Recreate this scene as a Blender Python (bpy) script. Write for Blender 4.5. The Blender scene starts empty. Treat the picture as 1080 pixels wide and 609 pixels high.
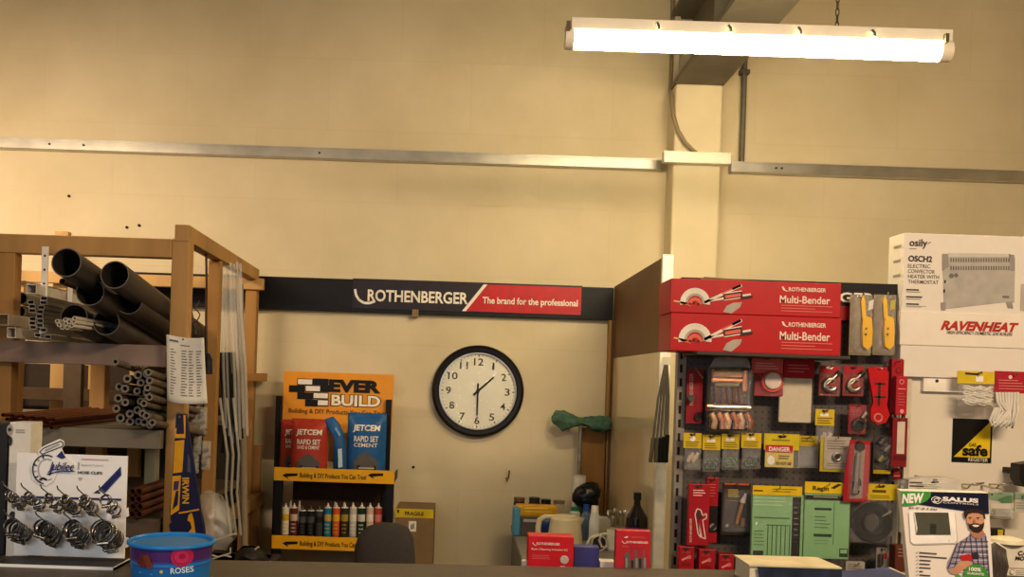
import bpy, bmesh, math, random
from mathutils import Vector, Matrix
random.seed(7)
C = bpy.context.scene.collection
SC = bpy.context.scene
# ------------------------------------------------------------------ camera, light, exposure
FOC, PX, PY, EYE = 1000.0, 487.0, 400.0, 1.6          # focal length in px (1080x609 frame), principal point, eye height
ROLL = math.radians(1.9)
CR, SR = math.cos(ROLL), math.sin(ROLL)
cd = bpy.data.cameras.new('camera'); cam = bpy.data.objects.new('camera', cd); C.objects.link(cam)
cam.location = (0, 0, EYE); cam.rotation_euler = (math.pi/2, -ROLL, 0)
cd.sensor_width = 36; cd.lens = FOC/1080*36
cd.shift_x = (540-PX)/1080; cd.shift_y = (PY-304.5)/1080
cd.clip_start = .05
SC.camera = cam
SC.view_settings.view_transform = 'Standard'; SC.view_settings.look = 'None'
SC.view_settings.gamma = 1; SC.view_settings.exposure = 1.08
SC.view_settings.use_curve_mapping = False
wd = bpy.data.worlds.new('world'); SC.world = wd; wd.use_nodes = True
wd.node_tree.nodes['Background'].inputs[0].default_value = (1, .8, .55, 1)
wd.node_tree.nodes['Background'].inputs[1].default_value = .02
TUBE_EMIT = 48.0
LAMP = (1, .755, .52)
def area(name, loc, sx, sy, power, col, rot=(0, 0, 0)):
    l = bpy.data.lights.new(name, 'AREA'); l.shape = 'RECTANGLE'; l.size = sx; l.size_y = sy
    l.energy = power; l.color = col
    o = bpy.data.objects.new(name, l); C.objects.link(o); o.location = loc; o.rotation_euler = rot
    return o
T_ = math.radians
area('batten_lamp', (-3.05, 4.3, 2.95), 1.5, .12, 26, LAMP, (T_(38), 0, 0))
area('batten_lamp', (-2.0, .4, 3.3), 1.5, .3, 11, LAMP, (T_(48), 0, 0))
area('batten_lamp', (1.9, .2, 3.3), 1.5, .3, 62, LAMP, (T_(44), 0, 0))

area('shop_window_daylight', (-1.3, -.8, 1.9), 1.6, 1.2, 16, (.80, .88, 1), (T_(88), 0, T_(-6)))

# ------------------------------------------------------------------ helpers
def W(px, py, Y):
    dx, dy = px-PX, py-PY
    u = CR*dx+SR*dy; v = -SR*dx+CR*dy
    return Vector((u*Y/FOC, Y, EYE-v*Y/FOC))
def R(px0, py0, px1, py1, Y):
    c = W((px0+px1)/2, (py0+py1)/2, Y); w = abs(px1-px0)*Y/FOC/2; h = abs(py1-py0)*Y/FOC/2
    return c.x-w, c.x+w, c.z-h, c.z+h
_m = {}
def lin(h):
    h = h.lstrip('#'); o = []
    for i in (0, 2, 4):
        c = int(h[i:i+2], 16)/255
        o.append(c/12.92 if c <= .04045 else ((c+.055)/1.055)**2.4)
    return o
def mt(h, rough=.5, metal=0., var=.12, scale=18., bump=0., spec=.22, stretch=None):
    k = (h, rough, metal, var, scale, bump, spec, stretch)
    if k in _m: return _m[k]
    m = bpy.data.materials.new('paint_'+h.lstrip('#')); m.use_nodes = True
    nt = m.node_tree; b = nt.nodes['Principled BSDF']
    c = lin(h)
    tc = nt.nodes.new('ShaderNodeTexCoord'); nz = nt.nodes.new('ShaderNodeTexNoise')
    nz.inputs['Scale'].default_value = scale; nz.inputs['Detail'].default_value = 3
    if stretch:
        mp = nt.nodes.new('ShaderNodeMapping'); mp.inputs['Scale'].default_value = stretch
        nt.links.new(tc.outputs['Object'], mp.inputs['Vector']); nt.links.new(mp.outputs['Vector'], nz.inputs['Vector'])
    else: nt.links.new(tc.outputs['Object'], nz.inputs['Vector'])
    rp = nt.nodes.new('ShaderNodeValToRGB')
    rp.color_ramp.elements[0].position = .3; rp.color_ramp.elements[1].position = .7
    rp.color_ramp.elements[0].color = [x*(1-var) for x in c]+[1]
    rp.color_ramp.elements[1].color = [min(1, x*(1+var)) for x in c]+[1]
    nt.links.new(nz.outputs['Fac'], rp.inputs['Fac']); nt.links.new(rp.outputs['Color'], b.inputs['Base Color'])
    b.inputs['Roughness'].default_value = rough; b.inputs['Metallic'].default_value = metal
    b.inputs['Specular IOR Level'].default_value = spec
    if bump:
        bp = nt.nodes.new('ShaderNodeBump'); bp.inputs['Strength'].default_value = bump; bp.inputs['Distance'].default_value = .01
        nt.links.new(nz.outputs['Fac'], bp.inputs['Height']); nt.links.new(bp.outputs['Normal'], b.inputs['Normal'])
    _m[k] = m; return m
def clear(fac=.10, rough=.12, milk=.0, tint=(1, 1, 1), gcol=(1, 1, 1)):
    k = ('clear', fac, rough, milk, tint)
    if k in _m: return _m[k]
    m = bpy.data.materials.new('clear_plastic'); m.use_nodes = True; nt = m.node_tree; N = nt.nodes
    N.clear(); out = N.new('ShaderNodeOutputMaterial'); tr = N.new('ShaderNodeBsdfTransparent'); tr.inputs[0].default_value = (*tint, 1)
    gl = N.new('ShaderNodeBsdfGlossy'); gl.inputs['Roughness'].default_value = rough
    df = N.new('ShaderNodeBsdfDiffuse'); df.inputs[0].default_value = (.8, .78, .72, 1)
    nz = N.new('ShaderNodeTexNoise'); nz.inputs['Scale'].default_value = 30
    bp = N.new('ShaderNodeBump'); bp.inputs['Strength'].default_value = .5; bp.inputs['Distance'].default_value = .01
    nt.links.new(nz.outputs['Fac'], bp.inputs['Height']); nt.links.new(bp.outputs['Normal'], gl.inputs['Normal'])
    m1 = N.new('ShaderNodeMixShader'); m1.inputs[0].default_value = fac
    nt.links.new(tr.outputs[0], m1.inputs[1]); nt.links.new(gl.outputs[0], m1.inputs[2])
    m2 = N.new('ShaderNodeMixShader'); m2.inputs[0].default_value = milk
    nt.links.new(m1.outputs[0], m2.inputs[1]); nt.links.new(df.outputs[0], m2.inputs[2])
    nt.links.new(m2.outputs[0], out.inputs[0])
    _m[k] = m; return m
def wood(h, scale=6):
    return mt(h, .65, 0, .22, scale, .15, .25, (1, 1, .12))

class MB:
    def __init__(s): s.v = []; s.f = []; s.i = []; s.s = []; s.m = []
    def mi(s, m):
        if m not in s.m: s.m.append(m)
        return s.m.index(m)
    def add(s, vs, fs, m, smooth=False):
        n = len(s.v); k = s.mi(m); s.v += [tuple(v) for v in vs]
        for f in fs: s.f.append([n+j for j in f]); s.i.append(k); s.s.append(smooth)
    def box(s, x0, x1, y0, y1, z0, z1, m, bev=0):
        if bev:
            bm = bmesh.new(); bmesh.ops.create_cube(bm, size=1)
            for v in bm.verts: v.co = Vector(((x0+x1)/2+v.co.x*(x1-x0), (y0+y1)/2+v.co.y*(y1-y0), (z0+z1)/2+v.co.z*(z1-z0)))
            bmesh.ops.bevel(bm, geom=bm.edges[:], offset=bev, segments=2, affect='EDGES', profile=.5)
            s.frombm(bm, m); return
        v = [(x, y, z) for z in (z0, z1) for y in (y0, y1) for x in (x0, x1)]
        s.add(v, [(0, 2, 3, 1), (4, 5, 7, 6), (0, 1, 5, 4), (2, 6, 7, 3), (0, 4, 6, 2), (1, 3, 7, 5)], m)
    def frombm(s, bm, m, smooth=False):
        bm.verts.index_update(); s.add([v.co.copy() for v in bm.verts], [[v.index for v in f.verts] for f in bm.faces], m, smooth); bm.free()
    def prism(s, pts, y0, y1, m):           # outline in (x, z), front y0, back y1
        n = len(pts); v = [(p[0], y0, p[1]) for p in pts]+[(p[0], y1, p[1]) for p in pts]
        s.add(v, [list(range(n)), list(range(2*n-1, n-1, -1))]+[(i, i+n, (i+1) % n+n, (i+1) % n) for i in range(n)], m)
    def zprism(s, pts, z0, z1, m):
        n = len(pts); v = [(p[0], p[1], z0) for p in pts]+[(p[0], p[1], z1) for p in pts]
        s.add(v, [list(range(n-1, -1, -1)), list(range(n, 2*n))]+[(i, (i+1) % n, (i+1) % n+n, i+n) for i in range(n)], m)
    def frame(s, d):
        d = Vector(d).normalized(); a = Vector((0, 0, 1)) if abs(d.z) < .9 else Vector((1, 0, 0))
        x = d.cross(a).normalized(); return x, d.cross(x)
    def cyl(s, p0, p1, r0, m, r1=None, n=16, caps=True, smooth=True):
        r1 = r0 if r1 is None else r1; p0 = Vector(p0); p1 = Vector(p1); x, y = s.frame(p1-p0)
        A = [p0+(x*math.cos(2*math.pi*k/n)+y*math.sin(2*math.pi*k/n))*r0 for k in range(n)]
        B = [p1+(x*math.cos(2*math.pi*k/n)+y*math.sin(2*math.pi*k/n))*r1 for k in range(n)]
        s.add(A+B, [(k, (k+1) % n, (k+1) % n+n, k+n) for k in range(n)], m, smooth)
        if caps: s.add(A, [list(range(n-1, -1, -1))], m); s.add(B, [list(range(n))], m)
    def pipe(s, p0, p1, r, t, m, n=20, mrim=None):
        p0 = Vector(p0); p1 = Vector(p1); x, y = s.frame(p1-p0)
        def ring(p, q): return [p+(x*math.cos(2*math.pi*k/n)+y*math.sin(2*math.pi*k/n))*q for k in range(n)]
        o0, o1, i0, i1 = ring(p0, r), ring(p1, r), ring(p0, r-t), ring(p1, r-t)
        q = [(k, (k+1) % n, (k+1) % n+n, k+n) for k in range(n)]
        s.add(o0+o1, q, m, True); s.add(i0+i1, q, m, True); s.add(o0+i0, q, mrim or m); s.add(o1+i1, q, m)
    def sweep(s, pts, r, m, n=8, closed=False):
        pts = [Vector(p) for p in pts]; N = len(pts); rs = r if isinstance(r, (list, tuple)) else [r]*N
        V = []; ux = None
        for k in range(N):
            a = pts[(k-1) % N] if (k or closed) else pts[0]; b = pts[(k+1) % N] if (k < N-1 or closed) else pts[-1]
            d = (b-a).normalized()
            if ux is None: ux, _ = s.frame(d)
            ux = (ux-d*ux.dot(d)).normalized(); uy = d.cross(ux)
            V += [pts[k]+(ux*math.cos(2*math.pi*j/n)+uy*math.sin(2*math.pi*j/n))*rs[k] for j in range(n)]
        F = []
        for k in range(N if closed else N-1):
            k2 = (k+1) % N
            for j in range(n): F.append((k*n+j, k*n+(j+1) % n, k2*n+(j+1) % n, k2*n+j))
        s.add(V, F, m, True)
        if not closed: s.add(V[:n], [list(range(n-1, -1, -1))], m); s.add(V[-n:], [list(range(n))], m)
    def torus(s, c, R_, r, m, ax=(0, 1, 0), n=24, k=8):
        x, y = s.frame(ax); c = Vector(c)
        s.sweep([c+(x*math.cos(2*math.pi*j/n)+y*math.sin(2*math.pi*j/n))*R_ for j in range(n)], r, m, k, True)
    def lathe(s, c, prof, m, n=28, ax='z', smooth=True):   # prof: (r, h[, mat]) ; ax z = up, y = towards the viewer
        c = Vector(c)
        def pt(r, h, k):
            a = 2*math.pi*k/n; ca, sa = math.cos(a)*r, math.sin(a)*r
            return c+Vector((ca, sa, h)) if ax == 'z' else c+Vector((ca, -h, sa))
        for j in range(len(prof)-1):
            a, b = prof[j], prof[j+1]; mm = b[2] if len(b) > 2 else m
            A = [pt(a[0], a[1], k) for k in range(n)]; B = [pt(b[0], b[1], k) for k in range(n)]
            s.add(A+B, [(k, (k+1) % n, (k+1) % n+n, k+n) for k in range(n)], mm, smooth)
    def disc(s, c, r, y, m, n=24, rz=None):                    # flat printed disc facing -Y
        s.add([(c[0]+math.cos(2*math.pi*k/n)*r, y, c[1]+math.sin(2*math.pi*k/n)*(rz or r)) for k in range(n)], [list(range(n))], m)
    def flat(s, pts, y, m): s.add([(p[0], y, p[1]) for p in pts], [list(range(len(pts)))], m)
    def puff(s, pts, y, d, m, bot=0.):                   # outline in (x, z) blown up to depth d both ways
        n = len(pts); cx = sum(p[0] for p in pts)/n; cz = sum(p[1] for p in pts)/n
        for sg in (-1, 1):
            V = []
            for sc in (1, .93, .8, .6, .35):
                h = d*math.sqrt(max(0, 1-sc*sc))*sg
                V += [(cx+(p[0]-cx)*sc, y+h, cz+(p[1]-cz)*sc) for p in pts]
            V.append((cx, y+d*sg, cz)); F = []
            for k in range(4):
                for j in range(n): F.append((k*n+j, k*n+(j+1) % n, (k+1)*n+(j+1) % n, (k+1)*n+j))
            for j in range(n): F.append((4*n+j, 4*n+(j+1) % n, 5*n))
            s.add(V, F, m, True)
    def pillow(s, x0, x1, z0, z1, y, d, m, n=10, k=12, wob=.0, top=.25):
        def g(u, v):
            a = max(0, 1-abs(2*u-1)**3)**.6; b = max(0, min(1, (1-v)/top))**.6*max(0, min(1, v/.12))**.6
            return d*a*b
        s_ = lambda x, z: y-g(min(1, max(0, (x-x0)/(x1-x0))), min(1, max(0, (z-z0)/(z1-z0))))
        for sg in (-1, 1):
            V = []
            for j in range(k+1):
                for i in range(n+1):
                    u, v = i/n, j/k; w = (random.random()-.5)*wob*d if 0 < i < n and 0 < j < k else 0
                    V.append((x0+(x1-x0)*u, y+sg*g(u, v)+w, z0+(z1-z0)*v))
            s.add(V, [(j*(n+1)+i, j*(n+1)+i+1, (j+1)*(n+1)+i+1, (j+1)*(n+1)+i) for j in range(k) for i in range(n)], m, True)
        return s_
    def text(s, t, x0, x1, z0, z1, y, m, bold=.0, shear=.0, slope=0., surf=None):
        vs, fs = tmesh(t, bold, shear)
        V = []
        for u, v in vs:
            x = x0+(x1-x0)*u; z = z0+(z1-z0)*v+slope*(x-(x0+x1)/2)
            V.append((x, surf(x, z)-.003 if surf else y, z))
        s.add(V, fs, m)
    def obj(s, name, parent=None, loc=None):
        if parent is not None: org = ORG[parent.name]
        else: org = Vector(loc) if loc is not None else Vector((0, 0, 0))
        me = bpy.data.meshes.new(name)
        me.from_pydata([Vector(v)-org for v in s.v], [], s.f); me.update()
        for m in s.m: me.materials.append(m)
        me.polygons.foreach_set('material_index', s.i); me.polygons.foreach_set('use_smooth', s.s)
        o = bpy.data.objects.new(name, me); C.objects.link(o)
        ORG[o.name] = org
        if parent is not None: o.parent = parent
        else: o.location = org
        return o
ORG = {}
_t = {}
def tmesh(t, bold, shear):
    k = (t, bold, shear)
    if k in _t: return _t[k]
    cu = bpy.data.curves.new('txt', 'FONT'); cu.body = t; cu.offset = bold; cu.shear = shear; cu.resolution_u = 3
    o = bpy.data.objects.new('txt', cu); C.objects.link(o)
    dg = bpy.context.evaluated_depsgraph_get(); e = o.evaluated_get(dg); me = e.to_mesh()
    vs = [(v.co.x, v.co.y) for v in me.vertices]; fs = [list(p.vertices) for p in me.polygons]
    e.to_mesh_clear(); bpy.data.objects.remove(o); bpy.data.curves.remove(cu)
    ax, bx = min(v[0] for v in vs), max(v[0] for v in vs); ay, by = min(v[1] for v in vs), max(v[1] for v in vs)
    _t[k] = ([((x-ax)/(bx-ax), (y-ay)/(by-ay)) for x, y in vs], fs); return _t[k]
class Pl:
    """a plane at distance Y; takes coordinates of one photo crop (origin ox, oy, scale sc)."""
    def __init__(s, Y, ox=0, oy=0, sc=1.): s.Y = Y; s.o = (ox, oy); s.c = sc
    def q(s, x, y): return s.o[0]+x/s.c, s.o[1]+y/s.c
    def p(s, x, y, Y=None): return W(*s.q(x, y), Y or s.Y)
    def xz(s, x, y): w = s.p(x, y); return (w.x, w.z)
    def r(s, x0, y0, x1, y1): return R(*s.q(x0, y0), *s.q(x1, y1), s.Y)
    def rect(s, mb, x0, y0, x1, y1, m, lift=.001):
        a, b, c, d = s.r(x0, y0, x1, y1); mb.flat([(a, c), (b, c), (b, d), (a, d)], s.Y-lift, m)
    def poly(s, mb, pts, m, lift=.001): mb.flat([s.xz(*p) for p in pts], s.Y-lift, m)
    def disc(s, mb, x, y, r, m, lift=.001, ry=None):
        mb.disc(s.xz(x, y), r/s.c*s.Y/FOC, s.Y-lift, m, rz=ry/s.c*s.Y/FOC if ry else None)
    def text(s, mb, t, x0, y0, x1, y1, m, bold=.0, shear=0., lift=.0015, slope=0., surf=None):
        a, b, c, d = s.r(x0, y0, x1, y1); mb.text(t, a, b, c, d, s.Y-lift, m, bold, shear, slope, surf)
    def lines(s, mb, x0, y0, x1, y1, n, m, fill=.45, lift=.0012):
        h = (y1-y0)/n
        for k in range(n):
            s.rect(mb, x0, y0+k*h, x0+(x1-x0)*(.7+.3*random.random()), y0+k*h+h*fill, m, lift)
    def line(s, mb, pts, w, m, lift=.0012):                 # flat printed stroke
        for a, b in zip(pts, pts[1:]):
            dx, dy = b[0]-a[0], b[1]-a[1]; L = math.hypot(dx, dy) or 1; nx, ny = -dy/L*w/2, dx/L*w/2
            s.poly(mb, [(a[0]+nx, a[1]+ny), (b[0]+nx, b[1]+ny), (b[0]-nx, b[1]-ny), (a[0]-nx, a[1]-ny)], m, lift)
    def box(s, mb, x0, y0, x1, y1, dep, m, bev=0):
        a, b, c, d = s.r(x0, y0, x1, y1); mb.box(a, b, s.Y, s.Y+dep, c, d, m, bev)
def tag(o, label, cat, group=None):
    o['label'] = label; o['category'] = cat
    if group: o['group'] = group
    return o
def thing(name, label, cat, loc, group=None):
    o = bpy.data.objects.new(name, None); C.objects.link(o); o.location = loc; o.empty_display_size = .05
    ORG[o.name] = Vector(loc); return tag(o, label, cat, group)
def struct(o): o['kind'] = 'structure'; return o
def copy_tree(o, label=None, group=None, loc=None):
    r = o.copy(); C.objects.link(r)
    for ch in list(o.children):
        c = ch.copy(); C.objects.link(c); c.parent = r
        for g in list(ch.children):
            d = g.copy(); C.objects.link(d); d.parent = c
    if label: r['label'] = label
    if group: r['group'] = group
    if loc is not None: r.location = loc
    return r
def part(name, parent, fn, *a):
    mb = MB(); fn(mb, *a); return mb.obj(name, parent)

WHITE = mt('#e9e2d4', .5, var=.04); BLACK = mt('#0d0c0c', .45, var=.1); RED = mt('#b3141b', .4, var=.06)
YEL = mt('#e8c21a', .45, var=.05); STEEL = mt('#b9b6ae', .28, 1., .1); DARK = mt('#2a2724', .6)
GREYP = mt('#8d8578', .55); CARDB = mt('#8a6f4a', .8, var=.1); CLR = clear(.04, .1); FOG = clear(.12, .3, .22)
RUST = mt('#b36a3c', .3, .9, .2)
# ------------------------------------------------------------------ the setting
def wall_mat():
    m = bpy.data.materials.new('painted_blockwork'); m.use_nodes = True; nt = m.node_tree; N = nt.nodes; b = N['Principled BSDF']
    tc = N.new('ShaderNodeTexCoord'); mp = N.new('ShaderNodeMapping'); mp.inputs['Rotation'].default_value = (-math.pi/2, 0, 0)
    nt.links.new(tc.outputs['Object'], mp.inputs['Vector'])
    br = N.new('ShaderNodeTexBrick'); br.inputs['Scale'].default_value = 1; br.inputs['Brick Width'].default_value = .9; br.inputs['Row Height'].default_value = .45
    br.inputs['Mortar Size'].default_value = .006; br.inputs['Mortar Smooth'].default_value = .6
    br.inputs['Color1'].default_value = (*lin('#d6c8a6'), 1); br.inputs['Color2'].default_value = (*lin('#d4c6a3'), 1); br.inputs['Mortar'].default_value = (*lin('#d3c4a1'), 1)
    nt.links.new(mp.outputs['Vector'], br.inputs['Vector'])
    n1 = N.new('ShaderNodeTexNoise'); n1.inputs['Scale'].default_value = 1.6; n1.inputs['Detail'].default_value = 6; n1.inputs['Roughness'].default_value = .6
    r1 = N.new('ShaderNodeValToRGB'); r1.color_ramp.elements[0].position = .3; r1.color_ramp.elements[0].color = (.86, .84, .8, 1); r1.color_ramp.elements[1].position = .65
    nt.links.new(tc.outputs['Object'], n1.inputs['Vector']); nt.links.new(n1.outputs['Fac'], r1.inputs['Fac'])
    mx = N.new('ShaderNodeMix'); mx.data_type = 'RGBA'; mx.blend_type = 'MULTIPLY'; mx.inputs[0].default_value = 1
    nt.links.new(br.outputs['Color'], mx.inputs[6]); nt.links.new(r1.outputs['Color'], mx.inputs[7]); nt.links.new(mx.outputs[2], b.inputs['Base Color'])
    bp = N.new('ShaderNodeBump'); bp.inputs['Strength'].default_value = .06; bp.inputs['Distance'].default_value = .008
    n2 = N.new('ShaderNodeTexNoise'); n2.inputs['Scale'].default_value = 40
    mm = N.new('ShaderNodeMath'); mm.operation = 'MULTIPLY_ADD'; mm.inputs[1].default_value = .25
    iv = N.new('ShaderNodeMath'); iv.operation = 'SUBTRACT'; iv.inputs[0].default_value = 1
    nt.links.new(br.outputs['Fac'], iv.inputs[1]); nt.links.new(n2.outputs['Fac'], mm.inputs[0]); nt.links.new(iv.outputs[0], mm.inputs[2])
    nt.links.new(mm.outputs[0], bp.inputs['Height']); nt.links.new(bp.outputs['Normal'], b.inputs['Normal'])
    b.inputs['Roughness'].default_value = .6; b.inputs['Specular IOR Level'].default_value = .25
    return m
WALLM = wall_mat()
def slab(name, *a, m):
    mb = MB(); mb.box(*a, m); return struct(mb.obj(name))
slab('wall_back', -5, 4.6, 6.0, 6.15, 0, 4.7, m=WALLM)
slab('wall_left', -5.15, -5, -3.5, 6.15, 0, 4.7, m=WALLM)
slab('wall_right', 4.6, 4.75, -3.5, 6.15, 0, 4.7, m=WALLM)
slab('wall_front', -5, 4.6, -3.65, -3.5, 0, 4.7, m=WALLM)
slab('floor', -5, 4.6, -3.5, 6.0, -.1, 0, m=mt('#6a6257', .6, 0, .2, 4))
slab('ceiling', -5, 4.6, -3.5, 6.0, 4.7, 4.8, m=mt('#a1967f', .8, 0, .06, 3))
PILM = mt('#d8caa8', .6, 0, .06, 3, .05)
# pillar and roof beam
pl0 = W(713, 88, 5.8); pr0 = W(763, 88, 5.8)
mb = MB(); mb.box(pl0.x, pr0.x, 5.8, 6.0, 0, pl0.z, PILM, .012); struct(mb.obj('trim_1'))
BEAM = mt('#6d6658', .6, 0, .15, 5, .1)
mb = MB(); zx = pl0.z; bx0, bx1 = pl0.x-.005, pr0.x+.005; bm_ = (bx0+bx1)/2
mb.box(bx0, bx1, -3.49, 5.99, zx, zx+.03, BEAM); mb.box(bm_-.012, bm_+.012, -3.49, 5.99, zx+.03, zx+.47, BEAM)
mb.box(bx0, bx1, -3.49, 5.99, zx+.47, zx+.50, BEAM)
mb.box(bx0+.01, bm_, 4.95, 4.97, zx+.03, zx+.47, BEAM)          # web stiffener
struct(mb.obj('trim_2'))
# cable trunking along the wall, three lengths
GALV = mt('#b5b2a6', .30, .85, .12, 9, .05)
GALV2 = mt('#d2cbb8', .35, .5, .08, 9)
zt = W(350, 161.5, 5.93).z; th = .034
def trunk(x0, x1, y0, label, m, screws):
    t = thing('cable_trunking', label, 'trunking', ((x0+x1)/2, y0+.03, zt-th))
    mb = MB(); mb.box(x0, x1, y0, y0+.058, zt-th, zt+th, m, .004); mb.box(x0, x1, y0-.003, y0, zt+th-.012, zt+th, m); mb.obj('trunking_lid', t)
    for px in screws:
        x = W(px, 160, y0).x; mb = MB(); mb.cyl((x, y0-.005, zt), (x, y0+.002, zt), .007, DARK, n=8); mb.obj('screw', t)
xl, xm0, xm1 = W(699, 172, 5.94).x, W(700, 172, 5.735).x, W(771, 174, 5.735).x
xr = W(771, 175, 5.94).x
trunk(-4.99, xl, 5.94, 'long galvanised cable trunking on the wall running left from the pillar', GALV, (52, 88, 337))
trunk(xm0, xm1, 5.735, 'short pale trunking length crossing the front of the pillar', GALV2, ())
trunk(xr, 4.59, 5.94, 'galvanised cable trunking on the wall running right from the pillar', GALV, (819, 825))
# conduits
p0 = W(786, 62, 5.96)
t = thing('conduit', 'thin grey vertical conduit dropping to the trunking right of the pillar', 'conduit', (p0.x, 5.965, zt+th))
mb = MB(); mb.cyl((p0.x, 5.965, zt+th), (p0.x, 5.965, 4.69), .017, mt('#6d675a', .5, .4), n=12); mb.obj('pipe', t)
zc = W(788, 76, 5.96).z
mb = MB(); mb.box(p0.x-.03, p0.x+.03, 5.945, 5.998, zc-.014, zc+.014, mt('#58534a', .5, .4), .004); mb.obj('clamp', t)
mb = MB(); D_ = 5.975
pts = [W(708, -30, D_), W(709, 40, D_), W(707.5, 92, D_)]
pts[2].y = D_
for a, b, Y in ((708.5, 108, 5.80), (710, 122, 5.775), (715, 138, 5.775), (722, 150, 5.775), (731, 159, 5.77), (738, 164, 5.765), (741, 167, 5.76)): pts.append(W(a, b, Y))
pts[0].z = 4.69
mb.sweep(pts, .013, mt('#8a7c60', .6), 8)
tag(mb.obj('cable', None, pts[-1]), 'grey cable curving off the wall down onto the short trunking', 'cable')
mb = MB(); x2 = W(714, 40, D_).x
mb.box(x2-.018, x2+.018, 5.955, 5.999, zt+th+.4, 4.69, PILM, .004)
tag(mb.obj('cable_cover', None, (x2, 5.98, zt+th+.4)), 'cream painted cable cover strip running up beside the pillar', 'trunking')

# ------------------------------------------------------------------ fluorescent batten
def batten():
    Y = 3.8; a = W(596, 40, Y); b = W(1002, 40, Y); x0, x1 = a.x, b.x
    zc = W(800, 48, Y).z; zs = W(800, 35, Y).z; zt_ = W(800, 27.5, Y).z
    t = thing('fluorescent_batten', 'lit fluorescent batten light hanging high in front of the pillar', 'light', ((x0+x1)/2, Y, zs))
    BW = mt('#e4dcc8', .4, var=.04)
    mb = MB(); mb.box(x0+.02, x1-.005, Y-.035, Y+.035, zs-.02, zt_, BW, .004); mb.obj('housing', t)
    m = bpy.data.materials.new('lit_diffuser'); m.use_nodes = True; nt = m.node_tree; b_ = nt.nodes['Principled BSDF']
    b_.inputs['Base Color'].default_value = (.9, .88, .8, 1); b_.inputs['Emission Color'].default_value = (1, .80, .46, 1); b_.inputs['Emission Strength'].default_value = TUBE_EMIT
    r = .039; zc2 = zc
    mb = MB(); n = 14
    mb.cyl((x0+.035, Y, zc2), (x1-.045, Y, zc2), r, m, n=n); mb.obj('diffuser', t)
    CAP = mt('#efe6cc', .35, var=.05)
    for xa, xb in ((x0, x0+.034), (x1-.044, x1)):
        mb = MB(); mb.cyl((xa, Y, zc2), (xb, Y, zc2), r*1.06, CAP, n=18); mb.box(xa, xb, Y-.02, Y+.02, zc2+.03, zs+.0, CAP); mb.obj('end_cap', t)
        mb = MB(); xk = xa+.006; mb.box(xk-.006, xk+.008, Y-.055, Y-.035, zs-.03, zs+.004, mt('#5a5140', .4, .5)); mb.obj('catch', t)
    for px in (691, 766, 839, 916):
        x = W(px, 27, Y).x; mb = MB(); mb.sweep([(x, Y-.038, zs+.012), (x+.004, Y-.052, zs-.004), (x+.006, Y-.05, zs-.02)], .006, STEEL, 6); mb.obj('clip', t)
    # suspension chain up to the roof
    xc = W(883, 20, Y).x; mb = MB(); z = zt_+.012; k = 0
    while z < 4.69:
        ax = (1, 0, 0) if k % 2 else (0, 1, 0); mb2 = []
        ux = Vector((0, 1, 0)) if k % 2 else Vector((1, 0, 0))
        mb.sweep([Vector((xc, Y, z))+ux*(.007*math.cos(q*math.pi/5))+Vector((0, 0, .017*math.sin(q*math.pi/5))) for q in range(10)], .0025, mt('#5f5748', .5, .6), 5, True)
        z += .027; k += 1
    mb.obj('suspension_chain', t)
    xc = W(640, 20, Y).x
batten()

# ------------------------------------------------------------------ black sign board on the back wall
def signboard():
    Y = 5.95; pl = Pl(Y, 260, 280, 2.7)
    z1 = W(460, 297.5, Y).z; z0 = W(460, 332, Y).z
    t = thing('sign_board', 'long black sign board across the back wall above the clock', 'sign', (-.7, Y+.02, z0))
    mb = MB(); mb.box(-2.35, .935, Y, Y+.045, z0, z1, mt('#0b0a0c', .5, var=.2), .003); mb.obj('backing_board', t)
    a, b, c, d = pl.r(302, 48, 955, 133)
    mb = MB(); mb.box(a, b, Y-.006, Y, c, d, mt('#221a20', .4)); pnl = mb.obj('name_panel', t)
    a2, b2, _, _ = pl.r(620, 70, 952, 136); zz0, zz1 = W(555, 330, Y).z, W(555, 310.5, Y).z
    zz0 = c+.004; zz1 = d-.012
    mb = MB(); mb.prism([(a2, zz0), (b2, zz0), (b2, zz1), (a2+.13, zz1)], Y-.010, Y-.006, mt('#b5161c', .4)); rp = mb.obj('red_panel', t)
    mb = MB(); mb.prism([(a2-.012, zz0), (a2+.012, zz0), (a2+.142, zz1), (a2+.118, zz1)], Y-.0115, Y-.006, WHITE); mb.obj('white_stripe', t)
    mb = MB(); L = mt('#e6dfce', .4)
    P2 = Pl(Y-.012, 260, 280, 2.7)
    P2.text(mb, 'ROTHENBERGER', 345, 73, 631, 107, L, bold=.025); mb.obj('lettering', t)
    mb = MB(); P2.text(mb, 'The brand for the professional', 672, 94, 943, 119, L, bold=.02); mb.obj('lettering', t)
    mb = MB(); q = [(309, 68), (312, 85), (320, 98), (334, 107), (350, 108), (366, 102)]
    P2.line(mb, q, 7, L); mb.obj('swoosh', t)
    mb = MB(); x, z = P2.xz(481, 133); mb.box(x-.02, x+.02, Y-.02, Y+.03, z-.03, z+.015, mt('#7d6a4a', .7)); mb.obj('fixing_block', t)
signboard()

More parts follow.
